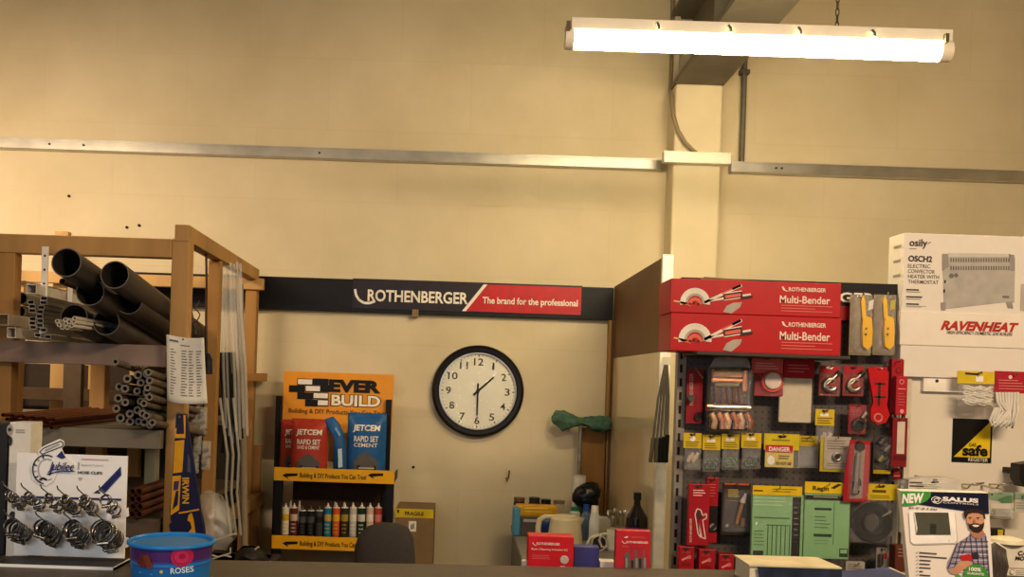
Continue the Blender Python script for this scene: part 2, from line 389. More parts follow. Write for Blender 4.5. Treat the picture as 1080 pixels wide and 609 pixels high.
# ------------------------------------------------------------------ wall clock
def clock():
    Y = 5.93; cx, cz = W(504, 413, Y).x, W(504, 413, Y).z; k = Y/FOC; r = 49*k
    t = thing('wall_clock', 'large round black-rimmed wall clock with white face showing half past one', 'clock', (cx, 6.0, cz))
    mb = MB(); BR = mt('#120f0e', .35, var=.1)
    mb.lathe((cx, 6.0, cz), [(0, .0), (r*.96, .0), (r, .03), (r*.985, .055), (r*.93, .072), (r*.86, .070), (r*.83, .05)], BR, 64, 'y'); mb.obj('rim', t)
    mb = MB(); mb.lathe((cx, 6.0, cz), [(r*.835, .05), (r*.835, .064), (r*.81, .064), (r*.81, .048)], STEEL, 64, 'y'); mb.obj('inner_ring', t)
    mb = MB(); fy = 6.0-.046; mb.lathe((cx, 6.0, cz), [(r*.83, .02), (r*.83, .046), (0, .046)], mt('#e2dfcc', .5, var=.02), 64, 'y', False); mb.obj('face', t)
    INK = mt('#2b2620', .5); mb = MB()
    for i in range(1, 13):
        a = math.pi/2-i*math.pi/6; rr = r*.635
        x, z = cx+rr*math.cos(a), cz+rr*math.sin(a); s = str(i); h = .043; w = (.028 if s != '1' else .012) if len(s) == 1 else .052
        if s == '11': w = .044
        w *= 1.15; h *= 1.05
        mb.text(s, x-w/2, x+w/2, z-h/2, z+h/2, fy-.001, INK, bold=.012)
    mb.obj('numerals', t)
    mb = MB()
    for i in range(60):
        a = i*math.pi/30; big = i % 5 == 0; ra, rb = (r*.745, r*.79) if big else (r*.768, r*.79); w = .0034 if big else .0016
        ca, sa = math.cos(a), math.sin(a)
        mb.flat([(cx+ca*ra-sa*w, cz+sa*ra+ca*w), (cx+ca*rb-sa*w, cz+sa*rb+ca*w), (cx+ca*rb+sa*w, cz+sa*rb-ca*w), (cx+ca*ra+sa*w, cz+sa*ra-ca*w)], fy-.001, INK)
    mb.obj('minute_marks', t)
    def hand(name, ang, L, tail, w, y):
        d = Vector((math.sin(ang), math.cos(ang))); n = Vector((-d.y, d.x)); c = Vector((cx, cz))
        pts = [c-d*tail+n*w, c-d*tail-n*w, c+d*L*.9-n*w*.8, c+d*L, c+d*L*.9+n*w*.8]
        mb = MB(); mb.prism([(p.x, p.y) for p in pts], y, y+.002, mt('#1c1a17', .4)); mb.obj(name, t)
    hand('hour_hand', math.radians(45+2), r*.48, r*.13, .0075, fy-.008)
    hand('minute_hand', math.radians(180), r*.56, r*.17, .006, fy-.012)
    mb = MB(); mb.lathe((cx, 6.0, cz), [(.012, .046), (.012, .062), (0, .062)], BR, 16, 'y'); mb.obj('hub', t)
    mb = MB(); mb.lathe((cx, 6.0, cz), [(r*.82, .066), (r*.6, .0675), (r*.3, .068), (0, .068)], clear(.05, .04), 48, 'y'); mb.obj('glass', t)
clock()

# ------------------------------------------------------------------ counter
CZ = 1.105; CS = .07
def cy(x): return 2.525+(x-0.0)*CS
def counter():
    t = thing('counter', 'long drab grey-brown shop counter across the foreground', 'counter', (0, 1.9, 0))
    TOP = mt('#4d463b', .45, var=.12)
    mb = MB(); mb.zprism([(-2.9, 1.25), (2.9, 1.25), (2.9, cy(2.9)), (-2.9, cy(-2.9))], CZ-.04, CZ, TOP); mb.obj('worktop', t)
    mb = MB(); mb.box(-2.85, 2.85, 1.30, 1.34, 0, CZ-.04, mt('#5b5145', .6)); mb.obj('front_panel', t)
    mb = MB(); mb.box(-2.85, 2.85, 2.2, 2.24, .0, CZ-.04, mt('#4d453b', .6)); mb.obj('rear_panel', t)
    for x in (-2.85, 2.81):
        mb = MB(); mb.box(x, x+.04, 1.34, 2.2, 0, CZ-.04, mt('#4d453b', .6)); mb.obj('side_panel', t)
    mb = MB(); mb.zprism([(-.2, cy(-.2)), (1.0, cy(1.0)), (1.0, 2.78), (-.2, 2.78)], CZ-.14, CZ-.105, mt('#4a4339', .5)); mb.obj('rear_ledge', t)
    for x in (-.15, .9):
        mb = MB(); mb.zprism([(x, 2.24), (x+.04, 2.24), (x+.04, 2.7), (x, 2.7)], CZ-.22, CZ-.14, mt('#4a4339', .5)); mb.obj('bracket', t)
counter()
LZ = CZ-.105
# ------------------------------------------------------------------ timber rack on the left
RX = -1.215
PINE = wood('#b48a52'); PINE2 = wood('#a27843', 7); PALE = wood('#bd9860', 5); SHELF = mt('#8a7465', .6, 0, .12, 6); SHELF2 = mt('#7d7565', .6, 0, .12, 6)
RT = EYE+.575
def rack():
    t = thing('timber_rack', 'tall open timber pipe rack against the back wall', 'rack', (-1.95, 5.0, 0))
    def bx(name, *a, m=PINE):
        mb = MB(); mb.box(*a, m, .004); return mb.obj(name, t)
    # posts
    bx('post', RX-.078, RX, 4.17, 4.24, 0, RT)
    a = W(0, 300, 4.17).x; bx('post', a-.03, a+.062, 4.17, 4.24, 0, RT-.085, m=PINE2)
    x = W(231, 330, 4.85).x; bx('post', x-.062, x, 4.85, 4.90, 0, RT-.01, m=PINE2)
    bx('post', RX-.13, RX-.06, 5.82, 5.89, 0, RT-.06, m=PINE2)
    for px, w, top in ((20, .06, RT-.07), (63, .085, RT+.255), (102, .07, RT-.07), (146, .075, RT-.07)):
        x = W(px, 300, 5.85).x; bx('post', x-w/2, x+w/2, 5.85, 5.90, 0, top, m=PALE)
    x = W(102, 420, 5.0).x; bx('post', x-.04, x+.04, 5.0, 5.07, 0, 1.9, m=PINE)
    x = W(10, 420, 5.0).x; bx('post', x-.04, x+.04, 5.0, 5.07, 0, 1.9, m=PINE)
    x = W(76, 410, 5.4).x; bx('post', x-.05, x+.05, 5.4, 5.45, 0, 1.9, m=mt('#5a4a3a', .7))
    # beams
    bx('beam', -2.75, RX-.078, 4.165, 4.235, RT-.085, RT-.002)
    mb = MB(); mb.zprism([(RX-.066, 4.165), (RX-.004, 4.165), (RX-.066, 5.9), (RX-.128, 5.9)], RT-.008, RT+.062, PINE); mb.obj('beam', t)
    bx('beam', -2.75, RX-.02, 5.80, 5.85, RT-.07, RT, m=PALE)
    z = W(267, 397, 5.8).z; bx('rail', RX-.05, RX-.0, 5.30, 5.93, z-.03, z+.02, m=PINE2)
    z = W(267, 530, 5.8).z; bx('rail', RX-.05, RX-.0, 5.30, 5.93, z-.03, z+.05, m=PINE2)
    mb = MB(); mb.box(RX-.065, RX-.02, 5.895, 5.94, 0, W(267, 470, 5.9).z, PINE2, .004); mb.obj('post', t)
    # shelf fascias and boards
    z1 = 1.703; z0 = z1-.095
    bx('shelf_edge', -2.75, RX-.085, 4.125, 4.165, z0, z1, m=SHELF)
    bx('beam', -2.75, RX-.09, 5.74, 5.79, z0-.22, z1-.24, m=mt('#4f3d2b', .7))
    zb = W(100, 452, 4.13).z; zc = W(100, 472, 4.13).z
    bx('shelf_edge', -2.75, RX-.085, 4.125, 4.165, zc, zb, m=SHELF2)
    bx('shelf_board', -2.75, RX-.09, 4.165, 5.75, zb-.03, zb-.002, m=SHELF2)
    zd = W(155, 548, 4.13).z
    bx('shelf_edge', -2.75, RX-.085, 4.125, 4.165, zd-.08, zd, m=mt('#5e5145', .6))
    bx('shelf_board', -2.75, RX-.09, 4.165, 5.75, zd-.03, zd-.002, m=mt('#5e5145', .6))
    x = W(158, 495, 4.6).x; bx('strut', x-.028, x+.028, 4.6, 4.66, zd, zc, m=mt('#8d866f', .6))
    # dark back panel behind the middle bay
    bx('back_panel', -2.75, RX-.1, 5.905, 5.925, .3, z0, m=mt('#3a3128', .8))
    return zb, zd
ZB, ZD = rack()
PIPE = mt('#3b3631', .42, 0, .2, 4); PRIM = mt('#5b554c', .45)
def soil(px, py, Y, label, L=1.45, slope=.13, r=.055):
    a = W(px, py, Y); b = Vector((a.x-.04, min(Y+L, 5.72), a.z-slope*L))
    mb = MB(); mb.pipe(a, b, r, .004, PIPE, 28, PRIM); return tag(mb.obj('soil_pipe', None, a), label, 'pipe', 'large black soil pipes on the top shelf')
soil(70, 277, 3.50, 'black soil pipe topmost left, its open end nearest the white strip')
soil(121, 290, 3.65, 'black soil pipe topmost right, against the tall front post')
soil(95, 308, 3.70, 'black soil pipe in the middle row, below and between the top two')
soil(136, 318, 3.92, 'black soil pipe rightmost of the middle row')
soil(78, 335, 3.85, 'black soil pipe in the bottom row with thin white tubes in its mouth')
soil(112, 340, 3.92, 'empty black soil pipe in the bottom row, right of the filled one')
WT = mt('#cfc6b4', .45)
for i, (x, y) in enumerate(((436, 340), (452, 372), (483, 397), (515, 362), (528, 397), (545, 345), (568, 380), (588, 345), (510, 325), (596, 312))):
    a = Pl(3.74, 10, 300, 8.7).p(x, y); mb = MB(); mb.pipe(a, (a.x+.015, 4.9, a.z+.004), .0085, .0022, WT, 10)
    tag(mb.obj('overflow_tube', None, a), 'thin white tube lying in the mouth of a black soil pipe', 'tube', 'thin white tubes inside the soil pipe')
pl = Pl(3.95, 10, 300, 8.7); TR = mt('#b3aa98', .5); TRD = mt('#6f675a', .6)
for i, (x, y) in enumerate(((195, 165), (208, 203), (208, 242), (213, 318), (210, 357), (216, 396), (317, 128), (312, 168), (290, 212), (280, 253), (276, 295), (282, 335), (280, 378), (312, 420), (257, 466), (350, 482))):
    a = pl.p(x, y); w, h, k = .0135, .0078, .0018; b = Vector((a.x-.02, 5.6, a.z-.03))
    mb = MB()
    def rr(p, w, h): return [(p.x-w, p.y, p.z-h), (p.x+w, p.y, p.z-h), (p.x+w, p.y, p.z+h), (p.x-w, p.y, p.z+h)]
    q = [(j, (j+1) % 4, (j+1) % 4+4, j+4) for j in range(4)]
    mb.add(rr(a, w, h)+rr(b, w, h), q, TR); mb.add(rr(a, w-k, h-k)+rr(b, w-k, h-k), q, TRD); mb.add(rr(a, w, h)+rr(a, w-k, h-k), q, WT)
    tag(mb.obj('mini_trunking', None, a), 'thin grey-white trunking length stacked beside the large black pipes', 'trunking', 'mini trunking lengths on the top shelf')
def channel(px, py, Y, w, h, L, m, label, name='square_downpipe', dx=0, dz=0):
    a = W(px, py, Y); b = Vector((a.x+dx, Y+L, a.z+dz)); k = .003; mb = MB()
    def rr(p, w, h): return [(p.x-w, p.y, p.z-h), (p.x+w, p.y, p.z-h), (p.x+w, p.y, p.z+h), (p.x-w, p.y, p.z+h)]
    q = [(j, (j+1) % 4, (j+1) % 4+4, j+4) for j in range(4)]
    mb.add(rr(a, w, h)+rr(b, w, h), q, m); mb.add(rr(a, w-k, h-k)+rr(b, w-k, h-k), q, m); mb.add(rr(a, w, h)+rr(a, w-k, h-k), q, m)
    tag(mb.obj(name, None, a), label, 'pipe')
channel(12, 351, 3.95, .018, .022, 1.6, WT, 'white square pipe with a notched end low on the top shelf')
channel(33, 305, 4.0, .022, .02, 1.5, WT, 'white square pipe above the small trunking stack', dz=-.02)
channel(-6, 337, 4.05, .06, .024, 1.5, WT, 'broad white square pipe at the far left of the top shelf')
a = W(24, 293, 4.3); mb = MB(); mb.box(a.x-.012, a.x+.012, 4.3, 5.7, a.z-.02, a.z-.014, mt('#a79d8a', .5)); tag(mb.obj('flat_strip', None, a), 'flat grey plastic strip slanting back over the white pipes', 'strip')
for px, py, Y, lab in ((22, 315, 4.4, 'dull grey pipe behind the front left post, upper of two'), (20, 329, 4.4, 'dull grey pipe behind the front left post, lower of two')):
    a = W(px, py, Y); mb = MB(); mb.pipe(a, (a.x, 5.7, a.z-.02), .03, .003, mt('#5e574b', .5), 18); tag(mb.obj('grey_pipe', None, a), lab, 'pipe')
a = W(66, 297, 3.85); mb = MB(); mb.pipe(a, (a.x+.02, 5.6, a.z-.1), .014, .003, mt('#4a3a2c', .5), 12); tag(mb.obj('brown_pipe', None, a), 'thin brown pipe sticking out below the topmost black pipe', 'pipe')
# white perforated strip
a0, a1, z0, z1 = R(43, 260, 50, 306, 4.08); t = thing('perforated_strip', 'white perforated metal strip standing against the front top beam', 'strip', ((a0+a1)/2, 4.09, 1.715))
mb = MB(); mb.box(a0, a1, 4.085, 4.09, 1.715, z1, WHITE); mb.obj('strip_body', t); mb = MB()
for k in range(3): mb.disc(((a0+a1)/2, z1-.04-.06*k), .005, 4.0835, DARK, 10)
mb.obj('holes', t)
a0, a1, z0, z1 = R(74, 262, 79, 310, 4.3); mb = MB(); mb.box(a0, a1, 4.28, 4.286, 1.72, z1, WHITE); tag(mb.obj('metal_strip', None, (a0, 4.28, 1.72)), 'second white metal strip, partly behind the topmost black pipe', 'strip')
# insulation tubes, copper
pl = Pl(4.02, 100, 380, 7.61); INS = mt('#403a33', .7, 0, .15, 30); IRIM = mt('#7a7265', .7)
spots = [(352, 183), (305, 250), (425, 172), (415, 112), (415, 258), (240, 340), (165, 308), (165, 390), (170, 470), (250, 435), (300, 500), (325, 335), (435, 522), (330, 120), (250, 150), (160, 215), (385, 330), (380, 430), (345, 420), (225, 230), (318, 405), (240, 500), (385, 500)]
for x, y in spots:
    a = pl.p(x, y); a.y += random.uniform(0, .08); mb = MB(); r = random.uniform(.0165, .019)
    mb.pipe(a, (a.x-.02, 4.95, a.z-.05), r, .009, INS, 14, IRIM)
    tag(mb.obj('insulation_tube', None, a), 'dark grey foam tube packed in the middle bay beside the front post', 'tube', 'foam tubes in the middle bay')
for k, (x, y) in enumerate(((488, 100), (497, 165), (480, 222), (495, 297), (448, 347), (470, 445), (520, 500), (185, 15))):
    a = pl.p(x*.92 if k < 7 else x, y); a.y -= .03; mb = MB(); mb.pipe(a, (a.x+.0, 4.8, a.z-.09), .0155, .007, mt('#6a5f52', .65), 14, IRIM)
    tag(mb.obj('insulation_tube', None, a), 'paler foam tube poking out at the right edge of the middle bay' if k < 7 else 'lone foam tube jammed under the top shelf edge', 'tube', 'pale foam tubes' if k < 7 else None)
COP = mt('#8a4a2a', .35, .85, .2)
for i in range(16):
    px = 3+i*3.6+random.uniform(-1, 1); py = 438+(i % 3)*4.2+i*.35
    a = W(px, py, 4.05); mb = MB(); mb.pipe(a, (a.x, 5.6, a.z), .0085, .0012, COP, 10)
    tag(mb.obj('copper_pipe', None, a), 'thin copper pipe lying on the middle shelf at the left', 'pipe', 'copper pipes on the middle shelf')
for i in range(8):
    px = 139+(i % 2)*7+random.uniform(-1.5, 1.5); py = 519+(i//2)*8
    a = W(px, py, 4.06); mb = MB(); mb.pipe(a, (a.x+.02, 4.8, a.z+.002), .0145, .002, mt('#6b3f28', .45, .6, .2), 12)
    tag(mb.obj('copper_pipe', None, a), 'thicker copper pipe stacked in the low bay left of the saw', 'pipe', 'copper pipes in the low bay')
# price list sheet pinned to the post
def sheet():
    pl = Pl(4.0, 140, 240, 3.387); t = thing('price_list', 'curled white printed list pinned to the tall front rack post', 'paper', pl.p(180, 600))
    n = 10; V = []; k = 12
    for j in range(k+1):
        for i in range(n+1):
            u, v = i/n, j/k; x = 108+(248-108)*u+(8*v if u < .5 else 12*v); y = 380+(393-380)*u+(620-380)*v+(-3*u*v)+6*math.sin(math.pi*u)
            p = pl.p(x, y); bend = .05*(abs(u-.35))**1.6+.03*v*v*math.sin(4*u)
            V.append((p.x, 4.0+.055-bend-.02*v, p.z))
    F = [(j*(n+1)+i, j*(n+1)+i+1, (j+1)*(n+1)+i+1, (j+1)*(n+1)+i) for j in range(k) for i in range(n)]
    mb = MB(); mb.add(V, F, mt('#d9d3c4', .7, var=.04), True); o = mb.obj('sheet', t); md = o.modifiers.new('s', 'SOLIDIFY'); md.thickness = .001
    INK = mt('#6b665e', .7); mb = MB()
    def at(u, v):
        i = min(n-1, int(u*n)); j = min(k-1, int(v*k)); fu, fv = u*n-i, v*k-j
        q = lambda a, b: Vector(V[(j+b)*(n+1)+i+a])
        return q(0, 0)*(1-fu)*(1-fv)+q(1, 0)*fu*(1-fv)+q(0, 1)*(1-fu)*fv+q(1, 1)*fu*fv-Vector((0, .003, 0))
    def ln(u0, v, u1, h): mb.add([at(u0, v), at(u1, v), at(u1, v+h), at(u0, v+h)], [(0, 1, 2, 3)], INK)
    ln(.08, .06, .3, .03); ln(.35, .12, .6, .012)
    for r_ in range(17):
        v = .2+r_*.042
        for c0 in (.1, .38, .56, .76): ln(c0, v, c0+random.uniform(.08, .15), .014)
    mb.obj('print', t)
    mb = MB(); a = at(.42, .03); mb.cyl(a, a+Vector((0, .06, 0)), .004, DARK, n=8); mb.obj('pin', t)
sheet()
# saw in its cardboard sleeve
def saw():
    Y = 4.0; pl = Pl(Y, 140, 410, 3.06); t = thing('sleeved_handsaw', 'navy and yellow sleeved handsaw hanging on the front rack post', 'saw', pl.p(170, 470))
    NAVY = mt('#1d1d42', .5); OCH = mt('#d79c17', .5)
    def pr(name, pts, d0, d1, m):
        mb = MB(); mb.prism([pl.xz(*p) for p in pts], Y+d0, Y+d1, m); return mb.obj(name, t)
    pr('sleeve', [(140, 82), (172, 82), (218, 390), (150, 400), (122, 430), (120, 395)], 0, .018, NAVY)
    mb = MB()
    pl.poly(mb, [(137, 128), (142, 128), (140, 147), (166, 147), (164, 86), (171, 86), (170, 160), (136, 160)], OCH)
    pl.poly(mb, [(136, 170), (167, 166), (160, 270), (130, 274)], OCH); pl.poly(mb, [(128, 283), (156, 281), (150, 392), (122, 410)], OCH)
    mb.obj('yellow_panel', t)
    mb = MB(); pl.poly(mb, [(140, 330), (148, 330), (146, 375), (128, 392)], NAVY, .002); pl.poly(mb, [(134, 300), (150, 298), (147, 326), (131, 330)], mt('#3a3560'), .002)
    pl.poly(mb, [(178, 210), (186, 230), (188, 272), (176, 268)], mt('#4b4a63'), .002); mb.obj('sleeve_print', t)
    # brand name running up the blade
    vs, fs = tmesh('IRWIN', .03, 0); mb = MB(); V = []
    for u, v in vs:
        x = 165+(184-165)*v*1.0; y = 288+(372-288)*u; x = 184-(184-162)*v+(0)*u; p = pl.p(162+(1-v)*0+(182-162)*v, 288+(372-288)*u) if False else pl.p(182-(182-160)*(1-v), 288+(372-288)*u)
        V.append((p.x, Y-.002, p.z))
    mb.add(V, fs, mt('#d8a428', .5)); mb.obj('lettering', t)
    outer = [(150, 400), (216, 388), (228, 440), (232, 478), (125, 478), (118, 440)]
    pr('handle', outer, -.006, .024, NAVY)
    mb = MB(); pl.poly(mb, [(192, 400), (198, 420), (205, 470), (196, 477), (186, 477), (165, 474), (180, 466), (192, 450), (188, 432), (178, 425), (182, 408)], OCH, .008)
    pl.line(mb, [(150, 402), (216, 390)], 5, OCH, .008); mb.obj('handle_grip', t)
    mb = MB(); x, z = pl.xz(156, 92); mb.cyl((x, Y-.02, z), (RX-.03, 4.175, z+.01), .004, STEEL, n=8); mb.obj('hanging_hook', t)
saw()
# cord with dark bottle-shaped handle, tangled cable, clear strips
Y = 4.6
pl = Pl(Y, 140, 240, 3.387)
t = thing('hanging_cord', 'thin cord with a dark blue weighted end hanging from the rack side beam', 'cord', pl.p(262, 525))
mb = MB(); mb.sweep([pl.p(262, 78), pl.p(264, 200), pl.p(262, 330), pl.p(264, 455)], .006, mt('#4a3626', .6), 6); mb.obj('cord_strand', t)
mb = MB(); mb.cyl(pl.p(266, 450), pl.p(267, 470), .010, mt('#20242e', .4), r1=.024); mb.cyl(pl.p(267, 470), pl.p(267, 525), .024, mt('#20242e', .4)); mb.obj('weighted_end', t)
for q, (pts, lab) in enumerate((([(205, 265), (208, 300), (214, 340), (224, 385), (220, 350), (210, 320)], 'short looped dark cable hanging just behind the tall front post'),
                               ([(238, 262), (222, 290), (240, 310), (226, 340), (248, 360), (232, 385)], 'tangled thin wire hanging between the two rack posts'))):
    mb = MB(); P = [Pl(4.55, 140, 240, 3.387).p(*p) for p in pts]
    P2 = []
    for a, b in zip(P, P[1:]):
        for s in range(4): P2.append(a.lerp(b, s/4)+Vector((0, .01*math.sin(s), 0)))
    mb.sweep(P2, .006 if q == 0 else .003, mt('#4c4238', .6), 6); tag(mb.obj('cable', None, P[-1]), lab, 'cable')
# hose clips bags hanging below the paper
pl = Pl(4.75, 140, 410, 3.06)
for k, (x0, y0, x1, y1) in enumerate(((186, 42, 215, 130), (212, 60, 240, 150), (195, 140, 222, 215), (222, 170, 252, 262), (190, 205, 214, 275))):
    a, b, c, d = pl.r(x0, y0, x1, y1); t = thing('bagged_fitting', ('clear bag of grey fittings hanging directly under the printed list', 'clear bag of grey fittings right of the uppermost one behind the list', 'clear bag of grey fittings beside the saw sleeve top', 'clear bag of grey fittings lowest right, above the crumpled polythene', 'small clear bag of fittings touching the saw blade')[k], 'bag', ((a+b)/2, 4.75, c), 'bagged fittings behind the saw')
    mb = MB(); mb.pillow(a, b, c, d, 4.75, .02, clear(.12, .25, .25), wob=.3); mb.obj('bag', t)
    for j in range(3):
        mb = MB(); zz = c+.02+j*.035*min(1, (d-c)/.12); xx = (a+b)/2+random.uniform(-.01, .01)
        mb.cyl((xx-.01, 4.75, zz), (xx+.012, 4.752, zz+.012), .009, mt('#4d4a52', .5)); mb.obj('fitting', t)
pl = Pl(5.1, 200, 230, 3.0); MILK = clear(.09, .3, .26)
def strip(pts, r, lab, Y, m, n=8):
    P = [W(*p, Y+.004*i) for i, p in enumerate(pts)]; Q = []
    for a, b in zip(P, P[1:]):
        for s in range(5): Q.append(a.lerp(b, s/5))
    Q.append(P[-1]); mb = MB(); mb.sweep(Q, r, m, n); return mb, P
for k in range(7):
    x = 233+k*3.4; dy = (k*7) % 5
    mb, P = strip([(x, 276+dy, ), (x+1, 330), (x+2.5+k*.5, 390), (x+5+k*.4, 452+dy*4)], .0085, '', 5.0+.02*(k % 3), MILK)
    tag(mb.obj('plastic_strip', None, P[-1]), ['translucent plastic strip hanging over the rack side beam', 'translucent plastic strip nearest the middle rack post'][k == 0], 'strip', None if k == 0 else 'translucent strips on the rack side')
for k in range(4):
    x = 233+k*4
    mb, P = strip([(x, 372), (x+2, 400), (x+6, 440-k*6), (x+3+k*2, 478-k*5)], .016, '', 5.02+.015*k, mt('#1a1816', .5))
    tag(mb.obj('rubber_hose', None, P[-1]), 'dark rubber hose length hanging beside the translucent strips', 'hose', 'dark hoses on the rack side')
for k in range(3):
    mb, P = strip([(232+k*7, 420), (240+k*6, 480), (238+k*6, 520), (244+k*5, 565)], .007, '', 4.9+.03*k, MILK)
    tag(mb.obj('clear_tube', None, P[-1]), 'thin clear tube trailing down past the crumpled polythene', 'tube', 'clear tubes by the polythene')
mb, P = strip([(253, 300), (255, 400), (257, 500), (258, 592)], .02, '', 5.25, mt('#8d8069', .5, var=.1)); tag(mb.obj('grey_pipe', None, P[-1]), 'pale grey pipe standing upright beside the hanging translucent strips', 'pipe')
mb = MB(); P = [W(x, y, 4.6) for x, y in ((212, 520), (222, 518), (232, 524), (243, 540), (248, 556), (246, 570), (238, 580), (222, 582), (213, 570), (210, 545))]
mb.puff([(p.x, p.z) for p in P], 4.6, .09, clear(.16, .25, .2)); o = mb.obj('polythene_bag', None, P[7])
tag(o, 'crumpled clear polythene bag beside the saw handle', 'bag')
tx = bpy.data.textures.new('crumple', 'CLOUDS'); tx.noise_scale = .035
def crumple(o, s, sub=1):
    if sub: q = o.modifiers.new('s', 'SUBSURF'); q.subdivision_type = 'SIMPLE'; q.levels = q.render_levels = sub
    d = o.modifiers.new('d', 'DISPLACE'); d.texture = tx; d.strength = s; d.mid_level = .5
crumple(o, .05)
for k, pts in enumerate(([(214, 583), (230, 588), (243, 584), (243, 578)], [(222, 575), (228, 570), (240, 566), (249, 563)], [(224, 590), (236, 586), (244, 588)], [(262, 583), (268, 581), (273, 577)])):
    mb = MB(); P = [W(x, y, 3.9) for x, y in pts]; mb.sweep(P, .004, mt('#b5ada0', .4), 6)
    tag(mb.obj('plastic_tie', None, P[0]), 'loose pale plastic tie sticking up behind the blue tub', 'tie', 'loose plastic ties behind the tub')
# dark tub behind the counter holding a black bag and the loose ties
a0, a1, _, _ = R(208, 590, 284, 600, 3.9)
t = thing('storage_tub', 'dark storage tub just showing over the counter beside the blue tub', 'tub', ((a0+a1)/2, 3.95, 0)); zt2 = W(245, 593, 3.9).z
mb = MB(); mb.box(a0, a1, 3.75, 4.10, 0, zt2, mt('#211f1d', .6), .02); mb.obj('tub_body', t)
mb = MB(); mb.box(a0-.01, a1+.01, 3.74, 4.11, zt2-.03, zt2, mt('#211f1d', .6), .008); mb.obj('rim', t)
mb = MB(); P = [W(x, y, 3.9) for x, y in ((245, 594), (249, 583), (256, 578), (266, 577.5), (276, 584), (282, 594))]
mb.puff([(p.x, p.z) for p in P], 3.92, .09, mt('#141312', .5)); o = mb.obj('black_bag', None, P[0]); tag(o, 'low black bag humped behind the counter below the translucent strips', 'bag'); crumple(o, .015)

# ------------------------------------------------------------------ display stand with orange header
def stand():
    Yf, Yb = 5.42, 5.78
    OR = mt('#e09428', .5, var=.04); AM = mt('#e0a316', .5, var=.04); BK = mt('#100f10', .5)
    x0, x1, _, zs1 = R(289, 495, 416, 509, Yf); ctr = (x0+x1)/2
    t = thing('display_stand', 'black display stand with orange header standing under the clock wall', 'stand', (ctr, 5.6, 0))
    zl1 = W(352, 502, Yf).z; zl2 = W(352, 574, Yf).z; h = .038
    ztop = W(356, 425, Yb).z+.05
    for x in (x0+.003, x1-.045):
        mb = MB(); mb.box(x, x+.042, Yf+.02, Yf+.05, .0, zl1, BK); mb.obj('upright', t)
        mb = MB(); xr_ = W(291.5 if x < ctr else 406.5, 460, Yb).x; mb.box(xr_, xr_+.034, Yb-.05, Yb-.013, .0, ztop-.02, BK); mb.obj('upright', t)
    for z, nm in ((zl1, 0), (zl2, 1), (.35, 2)):
        mb = MB(); mb.box(x0+.01, x1-.01, Yf+.01, Yb, z-h, z-h+.012, BK); mb.obj('shelf', t)
        for x in (x0+.005, x1-.01):
            mb = MB(); mb.box(x, x+.005, Yf+.01, Yb, z-h, z+h*.4, BK); mb.obj('side_lip', t)
        mb = MB(); mb.box(x0, x1, Yf, Yf+.006, z-h, z+h, AM); st = mb.obj('shelf_strip', t)
        if nm == 2: continue
        pl = Pl(Yf-.0005, 280, 380, 2.658); dy = (0, 191)[nm]
        mb = MB(); pl.text(mb, 'Building & DIY Products You Can Trust', 96, 319+dy, 283, 337+dy, BK, bold=.015)
        for xx in (47, 287):
            pl.poly(mb, [(xx, 323+dy), (xx+10, 318+dy), (xx+43, 318+dy), (xx+43, 325+dy), (xx+14, 327+dy), (xx+18, 334+dy)], BK)
        mb.obj('lettering', t)
    mb = MB(); mb.box(x0+.05, x1-.05, Yb-.01, Yb-.004, zl2-h, zl1-h, mt('#4a3423', .8)); mb.obj('back_panel', t)
    # header board
    pl = Pl(Yb-.012, 280, 380, 2.658)
    mb = MB(); a, b, c, d = pl.r(49, 36, 357, 190); mb.box(a, b, Yb-.010, Yb, c-.03, d, OR, .003); mb.obj('header_board', t)
    mb = MB(); pl.text(mb, 'EVER', 178, 56, 324, 92, BK, bold=.06); pl.text(mb, 'Building & DIY Products You Can Trust', 65, 139, 340, 156, mt('#5a2f10', .5), bold=.01); mb.obj('lettering', t)
    mb = MB(); pl.text(mb, 'BUILD', 182, 97, 325, 132, BK, bold=.075); mb.obj('lettering_outline', t)
    mb = MB(); pl.text(mb, 'BUILD', 185, 99, 322, 130, mt('#efe2c8', .5), bold=.035, lift=.0035); mb.obj('lettering', t)
    mb = MB()
    for x0_, y0_, w_, m in ((90, 53, 42, 1), (134, 53, 42, 0), (67, 72, 42, 0), (112, 72, 42, 1), (156, 72, 22, 0), (90, 92, 42, 0), (134, 92, 42, 1), (112, 112, 32, 0), (146, 112, 30, 1)):
        if not m: pl.rect(mb, x0_-1, y0_-1, x0_+w_+1, y0_+18, BK)
        else:
            pl.rect(mb, x0_-1, y0_-1, x0_+w_+1, y0_+18, BK); pl.rect(mb, x0_+1, y0_+1, x0_+w_-1, y0_+15, WHITE, .002)
    mb.obj('brick_emblem', t)
    return x0, x1, zl1-h+.012, zl2-h+.012
SX0, SX1, SZ1, SZ2 = stand()
